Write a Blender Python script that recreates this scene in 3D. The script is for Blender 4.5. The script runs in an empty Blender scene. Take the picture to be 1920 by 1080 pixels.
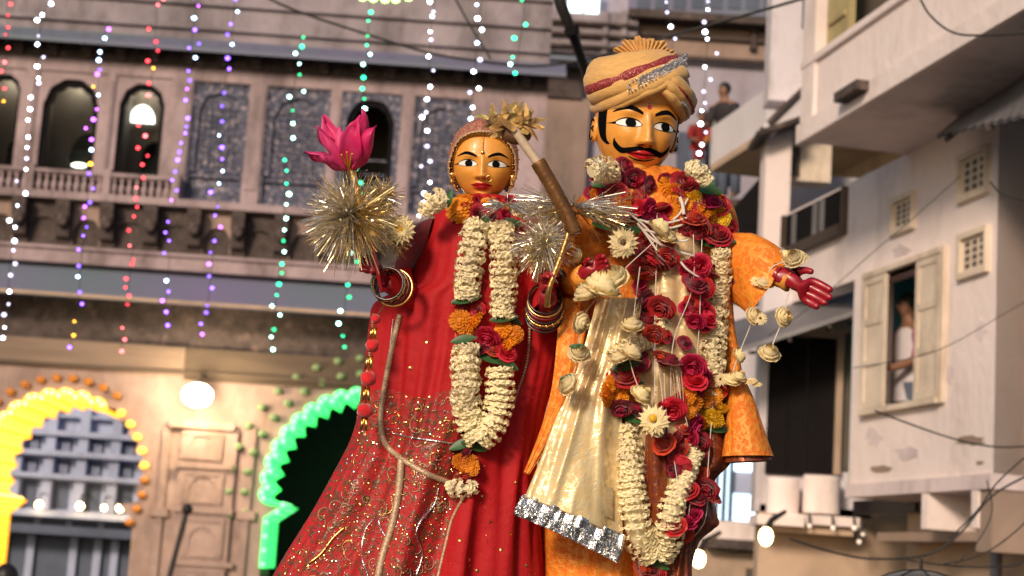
import bpy, math, random
from math import sin, cos, pi, radians, sqrt
from mathutils import Vector, Matrix, noise
from mathutils.bvhtree import BVHTree
random.seed(7)
SC = bpy.context.scene
COL = SC.collection
V = Vector
# ------------------------------------------------------------------ camera, world, sun, exposure
FPX = 3150.0
PITCH = radians(9.4)
ROLL = radians(3.7)
EYE = V((0, 0, 1.6))
_f = V((0, cos(PITCH), sin(PITCH)))
_r0 = V((1, 0, 0)); _u0 = V((0, -sin(PITCH), cos(PITCH)))
_r = cos(ROLL)*_r0 + sin(ROLL)*_u0
_u = -sin(ROLL)*_r0 + cos(ROLL)*_u0
cam = bpy.data.cameras.new('camera'); cam_o = bpy.data.objects.new('camera', cam); COL.objects.link(cam_o)
cam.sensor_width = 36; cam.lens = FPX/1920*36; cam.clip_start = 0.05; cam.clip_end = 2000
M = Matrix((( _r.x,_u.x,-_f.x,EYE.x),( _r.y,_u.y,-_f.y,EYE.y),( _r.z,_u.z,-_f.z,EYE.z),(0,0,0,1)))
cam_o.matrix_world = M
cam.dof.use_dof = True; cam.dof.focus_distance = 3.5; cam.dof.aperture_fstop = 5.2
SC.camera = cam_o
W = bpy.data.worlds.new('World'); SC.world = W; W.use_nodes = True
nt = W.node_tree
sky = nt.nodes.new('ShaderNodeTexSky'); sky.sky_type = 'NISHITA'; sky.sun_disc = False
SUN_EL, SUN_AZ = radians(21), radians(204)     # azimuth clockwise from +Y: behind the camera, to the left
sky.sun_elevation = SUN_EL; sky.sun_rotation = SUN_AZ
sky.air_density = 1.0; sky.dust_density = 2.2; sky.ozone_density = 2.0
bg = nt.nodes['Background']; nt.links.new(sky.outputs[0], bg.inputs[0]); bg.inputs[1].default_value = 0.050
sun = bpy.data.lights.new('sun', 'SUN'); sun.energy = 1.75; sun.angle = radians(10); sun.color = (1.0, 0.80, 0.62)
sun_o = bpy.data.objects.new('sun', sun); COL.objects.link(sun_o)
sd = V((sin(SUN_AZ)*cos(SUN_EL), cos(SUN_AZ)*cos(SUN_EL), sin(SUN_EL)))
sun_o.rotation_euler = sd.to_track_quat('Z', 'Y').to_euler(); sun_o.location = (0, -5, 8)
SC.view_settings.view_transform = 'Standard'; SC.view_settings.look = 'None'
SC.view_settings.gamma = 1; SC.view_settings.use_curve_mapping = False
SC.view_settings.exposure = 0.72

# ------------------------------------------------------------------ helpers
def ray(px, py):
    return _f + _r*((px-960)/FPX) + _u*((540-py)/FPX)
def P(px, py, d=3.6):
    """point seen at a pixel of the photograph, d metres in front of the camera"""
    r = ray(px, py)
    return EYE + r*(d/1.0)
WM = {}
def _link(o, name, parent, world):
    COL.objects.link(o)
    WM[o] = world
    o.matrix_basis = world
    if parent is not None:
        o.parent = parent
        o.matrix_parent_inverse = WM[parent].inverted()
    return o
def tag(o, label=None, cat=None, group=None, kind=None):
    if label: o['label'] = label
    if cat: o['category'] = cat
    if group: o['group'] = group
    if kind: o['kind'] = kind
    return o
def thing(name, loc, label, cat, group=None, kind=None):
    o = bpy.data.objects.new(name, None); o.empty_display_size = 0.05
    _link(o, name, None, Matrix.Translation(V(loc)))
    return tag(o, label, cat, group, kind)
def mk(name, verts, faces, mat, smooth=False):
    me = bpy.data.meshes.new(name); me.from_pydata([tuple(v) for v in verts], [], faces); me.update()
    if mat:
        for m in (mat if isinstance(mat, (list, tuple)) else [mat]): me.materials.append(m)
    if smooth: me.polygons.foreach_set('use_smooth', [True]*len(me.polygons))
    return me
def obj(name, me, parent=None, world=None, kind=None):
    o = bpy.data.objects.new(name, me)
    _link(o, name, parent, world or Matrix.Identity(4))
    if kind: o['kind'] = kind
    return o
class MB:
    """collects shapes into one mesh"""
    def __init__(s): s.v = []; s.f = []
    def add(s, vs, fs):
        n = len(s.v); s.v += [V(v) for v in vs]; s.f += [tuple(i+n for i in f) for f in fs]; return s
    def hexa(s, c):
        return s.add(c, [(0,3,2,1),(4,5,6,7),(0,1,5,4),(1,2,6,5),(2,3,7,6),(3,0,4,7)])
    def tube(s, pts, r, n=6, cap=True):
        pts = [V(p) for p in pts]; m = len(pts)
        rs = r if isinstance(r, (list, tuple)) else [r]*m
        vs = []; up = V((0.13, 0.21, 0.97))
        prev = None
        for i, p in enumerate(pts):
            t = (pts[min(i+1, m-1)] - pts[max(i-1, 0)])
            if t.length < 1e-9: t = V((0,0,1))
            t.normalize()
            if prev is None:
                a = t.cross(up)
                if a.length < 0.1: a = t.cross(V((1,0,0)))
            else:
                a = prev - t*prev.dot(t)
            a.normalize(); prev = a; b = t.cross(a)
            for k in range(n):
                an = 2*pi*k/n
                vs.append(p + (a*cos(an) + b*sin(an))*rs[i])
        fs = [(i*n+k, i*n+(k+1)%n, (i+1)*n+(k+1)%n, (i+1)*n+k) for i in range(m-1) for k in range(n)]
        if cap: fs += [tuple(range(n))[::-1], tuple((m-1)*n+k for k in range(n))]
        return s.add(vs, fs)
    def grid(s, rows, closed=False):
        """rows: list of equal-length lists of points"""
        n = len(rows[0]); m = len(rows); vs = [p for r in rows for p in r]
        fs = []
        for i in range(m-1):
            for k in range(n if closed else n-1):
                k2 = (k+1) % n
                fs.append((i*n+k, i*n+k2, (i+1)*n+k2, (i+1)*n+k))
        return s.add(vs, fs)
    def plate(s, poly, d):
        """polygon (list of points) extruded by vector d"""
        n = len(poly); vs = [V(p) for p in poly] + [V(p)+V(d) for p in poly]
        fs = [tuple(range(n)), tuple(range(2*n-1, n-1, -1))] + [(i, i+n, (i+1)%n+n, (i+1)%n) for i in range(n)]
        return s.add(vs, fs)
    def ball(s, c, r, nu=8, nv=6, sc=(1,1,1)):
        c = V(c); vs = [c+V((0,0,r*sc[2]))]
        for i in range(1, nv):
            t = pi*i/nv
            for k in range(nu):
                a = 2*pi*k/nu; vs.append(c+V((r*sc[0]*sin(t)*cos(a), r*sc[1]*sin(t)*sin(a), r*sc[2]*cos(t))))
        vs.append(c-V((0,0,r*sc[2]))); fs = []
        for k in range(nu): fs.append((0, 1+k, 1+(k+1)%nu))
        for i in range(nv-2):
            for k in range(nu):
                a = 1+i*nu+k; b = 1+i*nu+(k+1)%nu; fs.append((a, a+nu, b+nu, b))
        l = len(vs)-1; o = 1+(nv-2)*nu
        for k in range(nu): fs.append((l, o+(k+1)%nu, o+k))
        return s.add(vs, fs)
    def build(s, name, mat, parent=None, smooth=False, kind=None, world=None):
        me = mk(name, s.v, s.f, mat, smooth)
        import bmesh
        b = bmesh.new(); b.from_mesh(me); bmesh.ops.recalc_face_normals(b, faces=b.faces); b.to_mesh(me); b.free()
        return obj(name, me, parent, world, kind)
def catmull(pts, n):
    """pts: list of vectors (any equal length tuples) -> n samples"""
    pts = [V(p) for p in pts]; m = len(pts); out = []
    for i in range(n):
        t = i/(n-1)*(m-1); k = min(int(t), m-2); f = t-k
        p0 = pts[max(k-1,0)]; p1 = pts[k]; p2 = pts[k+1]; p3 = pts[min(k+2,m-1)]
        out.append(0.5*((2*p1)+(p2-p0)*f+(2*p0-5*p1+4*p2-p3)*f*f+(3*p1-p0-3*p2+p3)*f**3))
    return out
def lerp(a, b, t): return a+(b-a)*t
def interp(rows, y):
    """rows sorted by first value; smooth interpolation of the rest"""
    if y <= rows[0][0]: return rows[0][1:]
    if y >= rows[-1][0]: return rows[-1][1:]
    for i in range(len(rows)-1):
        if rows[i][0] <= y <= rows[i+1][0]:
            t = (y-rows[i][0])/(rows[i+1][0]-rows[i][0])
            a = rows[max(i-1,0)]; b = rows[i]; c = rows[i+1]; d = rows[min(i+2,len(rows)-1)]
            res = []
            for k in range(1, len(b)):
                h = c[0]-b[0]
                mb = ((c[k]-a[k])/(c[0]-a[0])*h) if c[0]!=a[0] else c[k]-b[k]
                mc = ((d[k]-b[k])/(d[0]-b[0])*h) if d[0]!=b[0] else c[k]-b[k]
                res.append((2*t**3-3*t**2+1)*b[k]+(t**3-2*t*t+t)*mb+(-2*t**3+3*t*t)*c[k]+(t**3-t*t)*mc)
            return res
# ------------------------------------------------------------------ materials
def mat(name, col, rough=0.6, metal=0.0, var=0.12, scale=8.0, bump=0.0, bscale=60.0, col2=None, coat=0.0, sheen=0.0,
        objrand=0.0, trans=0.0, stretch=None, dirt=None, spec=0.5, alpha=1.0):
    m = bpy.data.materials.new(name); m.use_nodes = True; N = m.node_tree.nodes; L = m.node_tree.links
    b = N['Principled BSDF']; b.inputs['Roughness'].default_value = rough; b.inputs['Metallic'].default_value = metal
    b.inputs['Coat Weight'].default_value = coat; b.inputs['Coat Roughness'].default_value = 0.15
    b.inputs['Specular IOR Level'].default_value = spec
    if sheen: b.inputs['Sheen Weight'].default_value = sheen
    tc = N.new('ShaderNodeTexCoord'); mp = N.new('ShaderNodeMapping'); L.new(tc.outputs['Object'], mp.inputs[0])
    if stretch: mp.inputs['Scale'].default_value = stretch
    nz = N.new('ShaderNodeTexNoise'); nz.inputs['Scale'].default_value = scale; nz.inputs['Detail'].default_value = 6
    nz.inputs['Roughness'].default_value = 0.62
    L.new(mp.outputs[0], nz.inputs['Vector'])
    rp = N.new('ShaderNodeMapRange'); rp.inputs[1].default_value = 0.3; rp.inputs[2].default_value = 0.7
    L.new(nz.outputs[0], rp.inputs[0])
    mx = N.new('ShaderNodeMix'); mx.data_type = 'RGBA'; L.new(rp.outputs[0], mx.inputs[0])
    c2 = col2 or tuple(min(1, c*(1-var)) for c in col); c1 = col if col2 else tuple(min(1, c*(1+var)) for c in col)
    mx.inputs[6].default_value = (*c1, 1); mx.inputs[7].default_value = (*c2, 1)
    out = mx.outputs[2]
    if dirt:
        n2 = N.new('ShaderNodeTexNoise'); n2.inputs['Scale'].default_value = dirt[1]; n2.inputs['Detail'].default_value = 9
        n2.inputs['Roughness'].default_value = 0.7
        mp2 = N.new('ShaderNodeMapping'); mp2.inputs['Scale'].default_value = dirt[4] if len(dirt) > 4 else (1, 1, 0.35)
        L.new(tc.outputs['Object'], mp2.inputs[0]); L.new(mp2.outputs[0], n2.inputs['Vector'])
        r2 = N.new('ShaderNodeMapRange'); r2.inputs[1].default_value = dirt[2]; r2.inputs[2].default_value = dirt[3]
        L.new(n2.outputs[0], r2.inputs[0])
        m2 = N.new('ShaderNodeMix'); m2.data_type = 'RGBA'; L.new(r2.outputs[0], m2.inputs[0]); L.new(out, m2.inputs[6])
        m2.inputs[7].default_value = (*dirt[0], 1); out = m2.outputs[2]
    if objrand:
        oi = N.new('ShaderNodeObjectInfo'); hs = N.new('ShaderNodeHueSaturation')
        r3 = N.new('ShaderNodeMapRange'); r3.inputs[3].default_value = 1-objrand; r3.inputs[4].default_value = 1+objrand
        L.new(oi.outputs['Random'], r3.inputs[0]); L.new(r3.outputs[0], hs.inputs['Value']); L.new(out, hs.inputs['Color'])
        r4 = N.new('ShaderNodeMapRange'); r4.inputs[3].default_value = 0.5-objrand*0.05; r4.inputs[4].default_value = 0.5+objrand*0.05
        L.new(oi.outputs['Random'], r4.inputs[0]); L.new(r4.outputs[0], hs.inputs['Hue'])
        out = hs.outputs[0]
    L.new(out, b.inputs['Base Color'])
    if trans:
        tr = N.new('ShaderNodeBsdfTranslucent'); ms = N.new('ShaderNodeMixShader'); ms.inputs[0].default_value = trans
        L.new(out, tr.inputs[0]); L.new(b.outputs[0], ms.inputs[1]); L.new(tr.outputs[0], ms.inputs[2])
        L.new(ms.outputs[0], N['Material Output'].inputs[0])
    if alpha < 1: b.inputs['Alpha'].default_value = alpha
    if bump:
        bz = N.new('ShaderNodeTexNoise'); bz.inputs['Scale'].default_value = bscale; bz.inputs['Detail'].default_value = 4
        L.new(tc.outputs['Object'], bz.inputs['Vector']); bp = N.new('ShaderNodeBump'); bp.inputs['Strength'].default_value = bump
        bp.inputs['Distance'].default_value = 0.3/bscale
        L.new(bz.outputs[0], bp.inputs['Height']); L.new(bp.outputs[0], b.inputs['Normal'])
    return m
def emat(name, col, s):
    m = bpy.data.materials.new(name); m.use_nodes = True; b = m.node_tree.nodes['Principled BSDF']
    b.inputs['Base Color'].default_value = (*[min(1, c) for c in col], 1); b.inputs['Emission Color'].default_value = (*col, 1)
    b.inputs['Emission Strength'].default_value = s
    m.cycles.emission_sampling = 'FRONT'
    return m
def brocade(name, c1, c2, scale, rough=0.35, metal1=0.0, metal2=0.8, thr=(0.42, 0.5), bump=0.5, vor='F1', detail=2.5, rough2=0.3):
    """woven cloth with a raised metallic-thread pattern"""
    m = bpy.data.materials.new(name); m.use_nodes = True; N = m.node_tree.nodes; L = m.node_tree.links
    b = N['Principled BSDF']
    tc = N.new('ShaderNodeTexCoord'); nz = N.new('ShaderNodeTexNoise'); nz.inputs['Scale'].default_value = scale*0.45
    nz.inputs['Detail'].default_value = detail; nz.inputs['Distortion'].default_value = 2.2
    L.new(tc.outputs['Object'], nz.inputs['Vector'])
    wv = N.new('ShaderNodeMath'); wv.operation = 'MULTIPLY'; wv.inputs[1].default_value = 22.0; L.new(nz.outputs[0], wv.inputs[0])
    sn = N.new('ShaderNodeMath'); sn.operation = 'SINE'; L.new(wv.outputs[0], sn.inputs[0])
    vo = N.new('ShaderNodeTexVoronoi'); vo.inputs['Scale'].default_value = scale; L.new(tc.outputs['Object'], vo.inputs['Vector'])
    ad = N.new('ShaderNodeMath'); ad.operation = 'MULTIPLY_ADD'; ad.inputs[1].default_value = 0.18; L.new(sn.outputs[0], ad.inputs[0])
    L.new(vo.outputs['Distance'], ad.inputs[2])
    mr = N.new('ShaderNodeMapRange'); mr.inputs[1].default_value = thr[0]; mr.inputs[2].default_value = thr[1]; L.new(ad.outputs[0], mr.inputs[0])
    mx = N.new('ShaderNodeMix'); mx.data_type = 'RGBA'; mx.inputs[6].default_value = (*c1, 1); mx.inputs[7].default_value = (*c2, 1)
    L.new(mr.outputs[0], mx.inputs[0])
    big = N.new('ShaderNodeTexNoise'); big.inputs['Scale'].default_value = 9; L.new(tc.outputs['Object'], big.inputs['Vector'])
    hv = N.new('ShaderNodeHueSaturation'); r3 = N.new('ShaderNodeMapRange'); r3.inputs[1].default_value=.3; r3.inputs[2].default_value=.7
    r3.inputs[3].default_value = 0.75; r3.inputs[4].default_value = 1.2
    L.new(big.outputs[0], r3.inputs[0]); L.new(r3.outputs[0], hv.inputs['Value']); L.new(mx.outputs[2], hv.inputs['Color'])
    L.new(hv.outputs[0], b.inputs['Base Color'])
    m1 = N.new('ShaderNodeMapRange'); m1.inputs[3].default_value = metal1; m1.inputs[4].default_value = metal2
    L.new(mr.outputs[0], m1.inputs[0]); L.new(m1.outputs[0], b.inputs['Metallic'])
    m2 = N.new('ShaderNodeMapRange'); m2.inputs[3].default_value = rough; m2.inputs[4].default_value = rough2
    L.new(mr.outputs[0], m2.inputs[0]); L.new(m2.outputs[0], b.inputs['Roughness'])
    bp = N.new('ShaderNodeBump'); bp.inputs['Strength'].default_value = bump; bp.inputs['Distance'].default_value = 0.002
    L.new(ad.outputs[0], bp.inputs['Height']); L.new(bp.outputs[0], b.inputs['Normal'])
    return m
DIRT = (0.10, 0.075, 0.06)
m_stone = mat('pale_stone', (0.40,0.30,0.31), 0.85, scale=1.2, var=.25, bump=.6, bscale=12, dirt=((0.11,.08,.08),1.4,.46,.72))
m_stone2 = mat('sandstone', (0.38,0.265,0.225), 0.85, scale=1.6, var=.25, bump=.4, bscale=12, dirt=((0.2,.13,.09),1.1,.5,.75))
m_terr = mat('grey_plaster', (0.31,0.265,0.29), 0.85, scale=.9, var=.25, bump=.3, bscale=10, dirt=((0.10,.085,.085),1.2,.46,.72))
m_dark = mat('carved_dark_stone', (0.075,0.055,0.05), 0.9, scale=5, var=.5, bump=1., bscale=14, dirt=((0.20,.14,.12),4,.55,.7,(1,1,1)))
m_brown = mat('dark_brown_beam', (0.105,0.075,0.052), 0.9, scale=1.2, var=.3, bump=.3, bscale=9, stretch=(.3,1,3))  # dark brown, tone varying along the beam
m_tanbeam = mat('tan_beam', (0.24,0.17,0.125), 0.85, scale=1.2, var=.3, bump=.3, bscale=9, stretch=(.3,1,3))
m_blue = mat('bluish_eave_led_tint', (0.13,0.18,0.20), 0.7, scale=.35, col2=(0.19,0.16,0.28), bump=.2, bscale=8)  # bluish eave; teal and violet mottling puts LED colour spill into its colour
m_jali = mat('blue_grey_carving', (0.075,0.08,0.125), 0.8, scale=9, var=.5, bump=.8, bscale=20, dirt=((0.36,.31,.34),11,.53,.60,(1,1,1)))
m_black = mat('black_frame', (0.010,0.009,0.010), 0.8, spec=.08)
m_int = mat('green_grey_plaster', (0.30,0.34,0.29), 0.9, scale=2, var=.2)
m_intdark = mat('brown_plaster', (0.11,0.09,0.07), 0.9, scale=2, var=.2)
m_white = mat('whitewash', (0.86,0.735,0.70), 0.85, scale=.8, var=.08, bump=.35, bscale=9, dirt=((0.46,.37,.32),1.7,.53,.88,(1,1,.3)))
m_white2 = mat('bluish_whitewash', (0.66,0.61,0.64), 0.85, scale=.8, var=.12, bump=.25, bscale=9, dirt=((0.25,.21,.19),1.3,.55,.8))
m_cream = mat('cream_wood', (0.72,0.60,0.48), 0.7, scale=2, var=.15, dirt=((0.30,.22,.15),3,.5,.8))
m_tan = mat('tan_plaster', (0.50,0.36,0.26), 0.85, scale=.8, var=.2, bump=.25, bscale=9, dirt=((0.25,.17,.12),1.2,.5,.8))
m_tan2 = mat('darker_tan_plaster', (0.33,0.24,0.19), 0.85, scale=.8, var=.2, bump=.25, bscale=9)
m_soffit = mat('soffit_plaster', (0.74,0.62,0.62), 0.9, scale=.8, var=.12, bump=.25, bscale=9, dirt=((0.30,.25,.24),1.2,.5,.8))
m_metal = mat('grey_sheet_metal', (0.22,0.21,0.22), 0.5, metal=.4, scale=2, var=.25)
m_dkmetal = mat('dark_metal', (0.04,0.035,0.035), 0.5, metal=.5)
m_wire = mat('black_cable', (0.02,0.018,0.018), 0.6)
m_teal = mat('teal_plaster', (0.10,0.36,0.42), 0.8, scale=2)
m_ochre = mat('ochre_shutter', (0.42,0.34,0.16), 0.7, scale=3, var=.25)
m_bluebld = mat('dusk_tinted_stone', (0.40,0.45,0.62), 0.85, scale=.7, var=.15, dirt=((0.2,.22,.3),1,.5,.8))  # pale stone with blue dusk skylight put into its colour
m_bluedk = mat('slate_blue_stone', (0.10,0.12,0.17), 0.85, scale=.7, var=.25)
m_ground = mat('street_asphalt', (0.06,0.055,0.05), 0.9, scale=3, var=.3, bump=.4, bscale=30)
m_wood = mat('brown_wood', (0.16,0.08,0.04), 0.6, scale=6, var=.3, stretch=(1,1,.2))
class Fr:
    """a wall's own frame: u along it, n out of it (towards the viewer), z up"""
    def __init__(s, O, ang):
        s.O = V(O); s.u = V((cos(ang), sin(ang), 0)); s.n = V((sin(ang), -cos(ang), 0))
    def hit(s, px, py, off=0.0):
        d = ray(px, py); o = s.O + s.n*off
        t = (o-EYE).dot(s.n)/d.dot(s.n); p = EYE+d*t
        return ((p-s.O).dot(s.u), p.z)
    def pt(s, u, z, n=0.0): 
        q = s.O + s.u*u + s.n*n; return V((q.x, q.y, z))
    def box(s, mb, u0, u1, z0, z1, n0, n1):
        return mb.hexa([s.pt(u0,z0,n1), s.pt(u1,z0,n1), s.pt(u1,z0,n0), s.pt(u0,z0,n0),
                        s.pt(u0,z1,n1), s.pt(u1,z1,n1), s.pt(u1,z1,n0), s.pt(u0,z1,n0)])
    def rect(s, x0, x1, y0, y1, off=0.0):
        """pixel rectangle -> u0,u1,z0,z1 on the wall"""
        ym = (y0+y1)/2; xm = (x0+x1)/2
        return s.hit(x0,ym,off)[0], s.hit(x1,ym,off)[0], s.hit(xm,y1,off)[1], s.hit(xm,y0,off)[1]
    def pbox(s, mb, x0, x1, y0, y1, n0, n1, off=None):
        u0,u1,z0,z1 = s.rect(x0,x1,y0,y1, n1 if off is None else off)
        s.box(mb, u0,u1,z0,z1,n0,n1); return (u0,u1,z0,z1)
    def poly(s, mb, pts, n0, n1):
        """pixel polygon on the face at offset n1, extruded back to n0"""
        q = [s.hit(x,y,n1) for x,y in pts]
        mb.plate([s.pt(u,z,n1) for u,z in q], s.n*(n0-n1)); return q
def archpts(uc, w, z0, zs, h, n=14, cusps=0, amp=0.0, pointed=0.0):
    """outline of an arched opening: foot, spring at zs, crown at zs+h"""
    pts = [(uc-w, z0)]
    for i in range(n+1):
        a = pi - pi*i/n
        r = 1.0
        if cusps: r = 1.0 - amp*abs(sin(cusps*a))**0.6
        pts.append((uc+w*cos(a)*r, zs+h*sin(a)*r))
    pts.append((uc+w, z0)); return pts
def arch_plate(fr, mb, u0, u1, z0, z1, pts, n0, n1):
    """rectangle u0..u1, z0..z1 minus an arched opening whose feet stand on z0"""
    k = len(pts)
    outer = []
    for i,(u,z) in enumerate(pts):
        t = i/(k-1)
        per = [(u0,z0),(u0,z1),(u1,z1),(u1,z0)]
        uc = (pts[0][0]+pts[-1][0])/2; zc = max(z0, pts[1][1])
        if z <= zc+1e-6 and i < k/2: outer.append((u0, z)); continue
        if z <= zc+1e-6: outer.append((u1, z)); continue
        du, dz = u-uc, z-zc
        s1 = (u1-uc)/du if du > 1e-6 else ((u0-uc)/du if du < -1e-6 else 1e9)
        s2 = (z1-zc)/dz if dz > 1e-6 else 1e9
        q = min(s1, s2); outer.append((uc+du*q, zc+dz*q))
    # put exact corners in by snapping the nearest outer points
    for cu in (u0, u1):
        j = min(range(k), key=lambda i: (outer[i][0]-cu)**2+(outer[i][1]-z1)**2); outer[j] = (cu, z1)
    vs = [fr.pt(u,z,n1) for u,z in pts]+[fr.pt(u,z,n1) for u,z in outer]+[fr.pt(u,z,n0) for u,z in pts]+[fr.pt(u,z,n0) for u,z in outer]
    fs = []
    for i in range(k-1):
        fs += [(i,i+1,k+i+1,k+i), (2*k+i,3*k+i,3*k+i+1,2*k+i+1), (i,2*k+i,2*k+i+1,i+1), (k+i,k+i+1,3*k+i+1,3*k+i)]
    mb.add(vs, fs); return mb
# ------------------------------------------------------------------ ground
g = MB(); g.add([V((-300,-80,0)),V((300,-80,0)),V((300,500,0)),V((-300,500,0))], [(0,1,2,3)])
tag(g.build('street_ground', m_ground), kind='structure')
# ------------------------------------------------------------------ the arcaded palace front on the left
F = Fr((0,30,0), radians(1.0))
pal = thing('palace_front', F.pt(-5,0), 'wide carved stone palace front with arched upper windows above cusped lit arches on the left', 'building')
def band(name, x0, x1, y0, y1, n0, n1, m, xr=500, parent=pal, u_ext=(0,0), fr=F):
    u0 = fr.hit(x0,(y0+y1)/2,n1)[0]+u_ext[0]; u1 = fr.hit(x1,(y0+y1)/2,n1)[0]+u_ext[1]
    z1 = fr.hit(xr,y0,n1)[1]; z0 = fr.hit(xr,y1,n1)[1]
    return fr.box(MB(), u0,u1,z0,z1,n0,n1).build(name, m, parent)
UL = F.hit(-160, 500)[0]; 
def fz(y, off=0.0, x=500): return F.hit(x, y, off)[1]
def fu(x, y, off=0.0): return F.hit(x, y, off)[0]
UR = fu(1022, 250)
def fband(name, y0, y1, n0, n1, m, u0=None, u1=None, parent=pal):
    return F.box(MB(), UL if u0 is None else u0, UR if u1 is None else u1, fz(y1,n1), fz(y0,n1), n0, n1).build(name, m, parent)
# terrace wall with ledges
fband('terrace_wall', -200, 84, -1.0, 0.10, m_terr)
for y in (-40, 12, 58): fband('ledge', y, y+5, 0.10, 0.19, m_terr)
# eave
def eave(name, ytop, ybot, out, m, parent=pal, u0=UL, u1=UR+.3, thick=.07):
    za, zb = fz(ytop, 0.1), fz(ybot, out)
    mb = MB(); v = []
    mb.hexa([F.pt(u0,za-thick,0.0),F.pt(u1,za-thick,0.0),F.pt(u1,zb-thick,out),F.pt(u0,zb-thick,out),
             F.pt(u0,za,0.0),F.pt(u1,za,0.0),F.pt(u1,zb,out),F.pt(u0,zb,out)])
    return mb.build(name, m, parent)
eave('upper_eave', 76, 98, 0.55, m_blue)
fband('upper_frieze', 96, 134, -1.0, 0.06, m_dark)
bk = MB()
def bracket_mesh(w, h, d):
    b = MB(); prof = [(0,0),(.25,.02),(.3,.25),(.62,.32),(.7,.6),(1,.7),(1,1),(0,1)]
    poly = [V((-w/2, -p[0]*d, p[1]*h)) for p in prof]; b.plate(poly, V((w,0,0)))
    return mk('bracket', b.v, b.f, m_dark)
bm1 = bracket_mesh(.16, .34, .30)
u = UL+.2
RF = Matrix.Rotation(radians(1.0),4,'Z')
while u < UR:
    obj('bracket', bm1, pal, Matrix.Translation(F.pt(u, fz(134,.06)+.01, .06)) @ RF); u += .62
# window storey: pieces between openings, openings as arch plates
ZT, ZB = fz(134), fz(386)
bays = []   # (x0,x1,kind)
bays = [(-45,34,'w'),(58,190,'w'),(205,312,'w'),(352,460,'j'),(492,614,'j'),(634,748,'d'),(772,880,'j')]
yw0, yw1 = 160, 384
z0w, z1w = fz(yw1), fz(yw0)
fband('wall_band', 134, 160, -0.45, 0.0, m_stone)
us = [UL]
for (a,b,k) in bays:
    ua, ub = fu(a,270), fu(b,270)
    if k == 'j': ua, ub = fu(a,270), fu(b,270)
    us += [ua, ub]
us.append(UR)
for i in range(0, len(us), 2):
    if us[i+1]-us[i] > .02:
        F.box(MB(), us[i], us[i+1], z0w, z1w, -0.45, 0.0).build('pilaster', m_stone, pal)
        if us[i+1]-us[i] > .14: F.box(MB(), us[i]+.04, us[i+1]-.04, z0w+.25, z1w-.12, 0.0, .025).build('pilaster_panel', m_stone, pal)
m_litwin = emat('lit_window', (0.95,1.0,0.9), 2.2); m_room = emat('room_lamp_glow', (1.0,.95,.80), 55)
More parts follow.
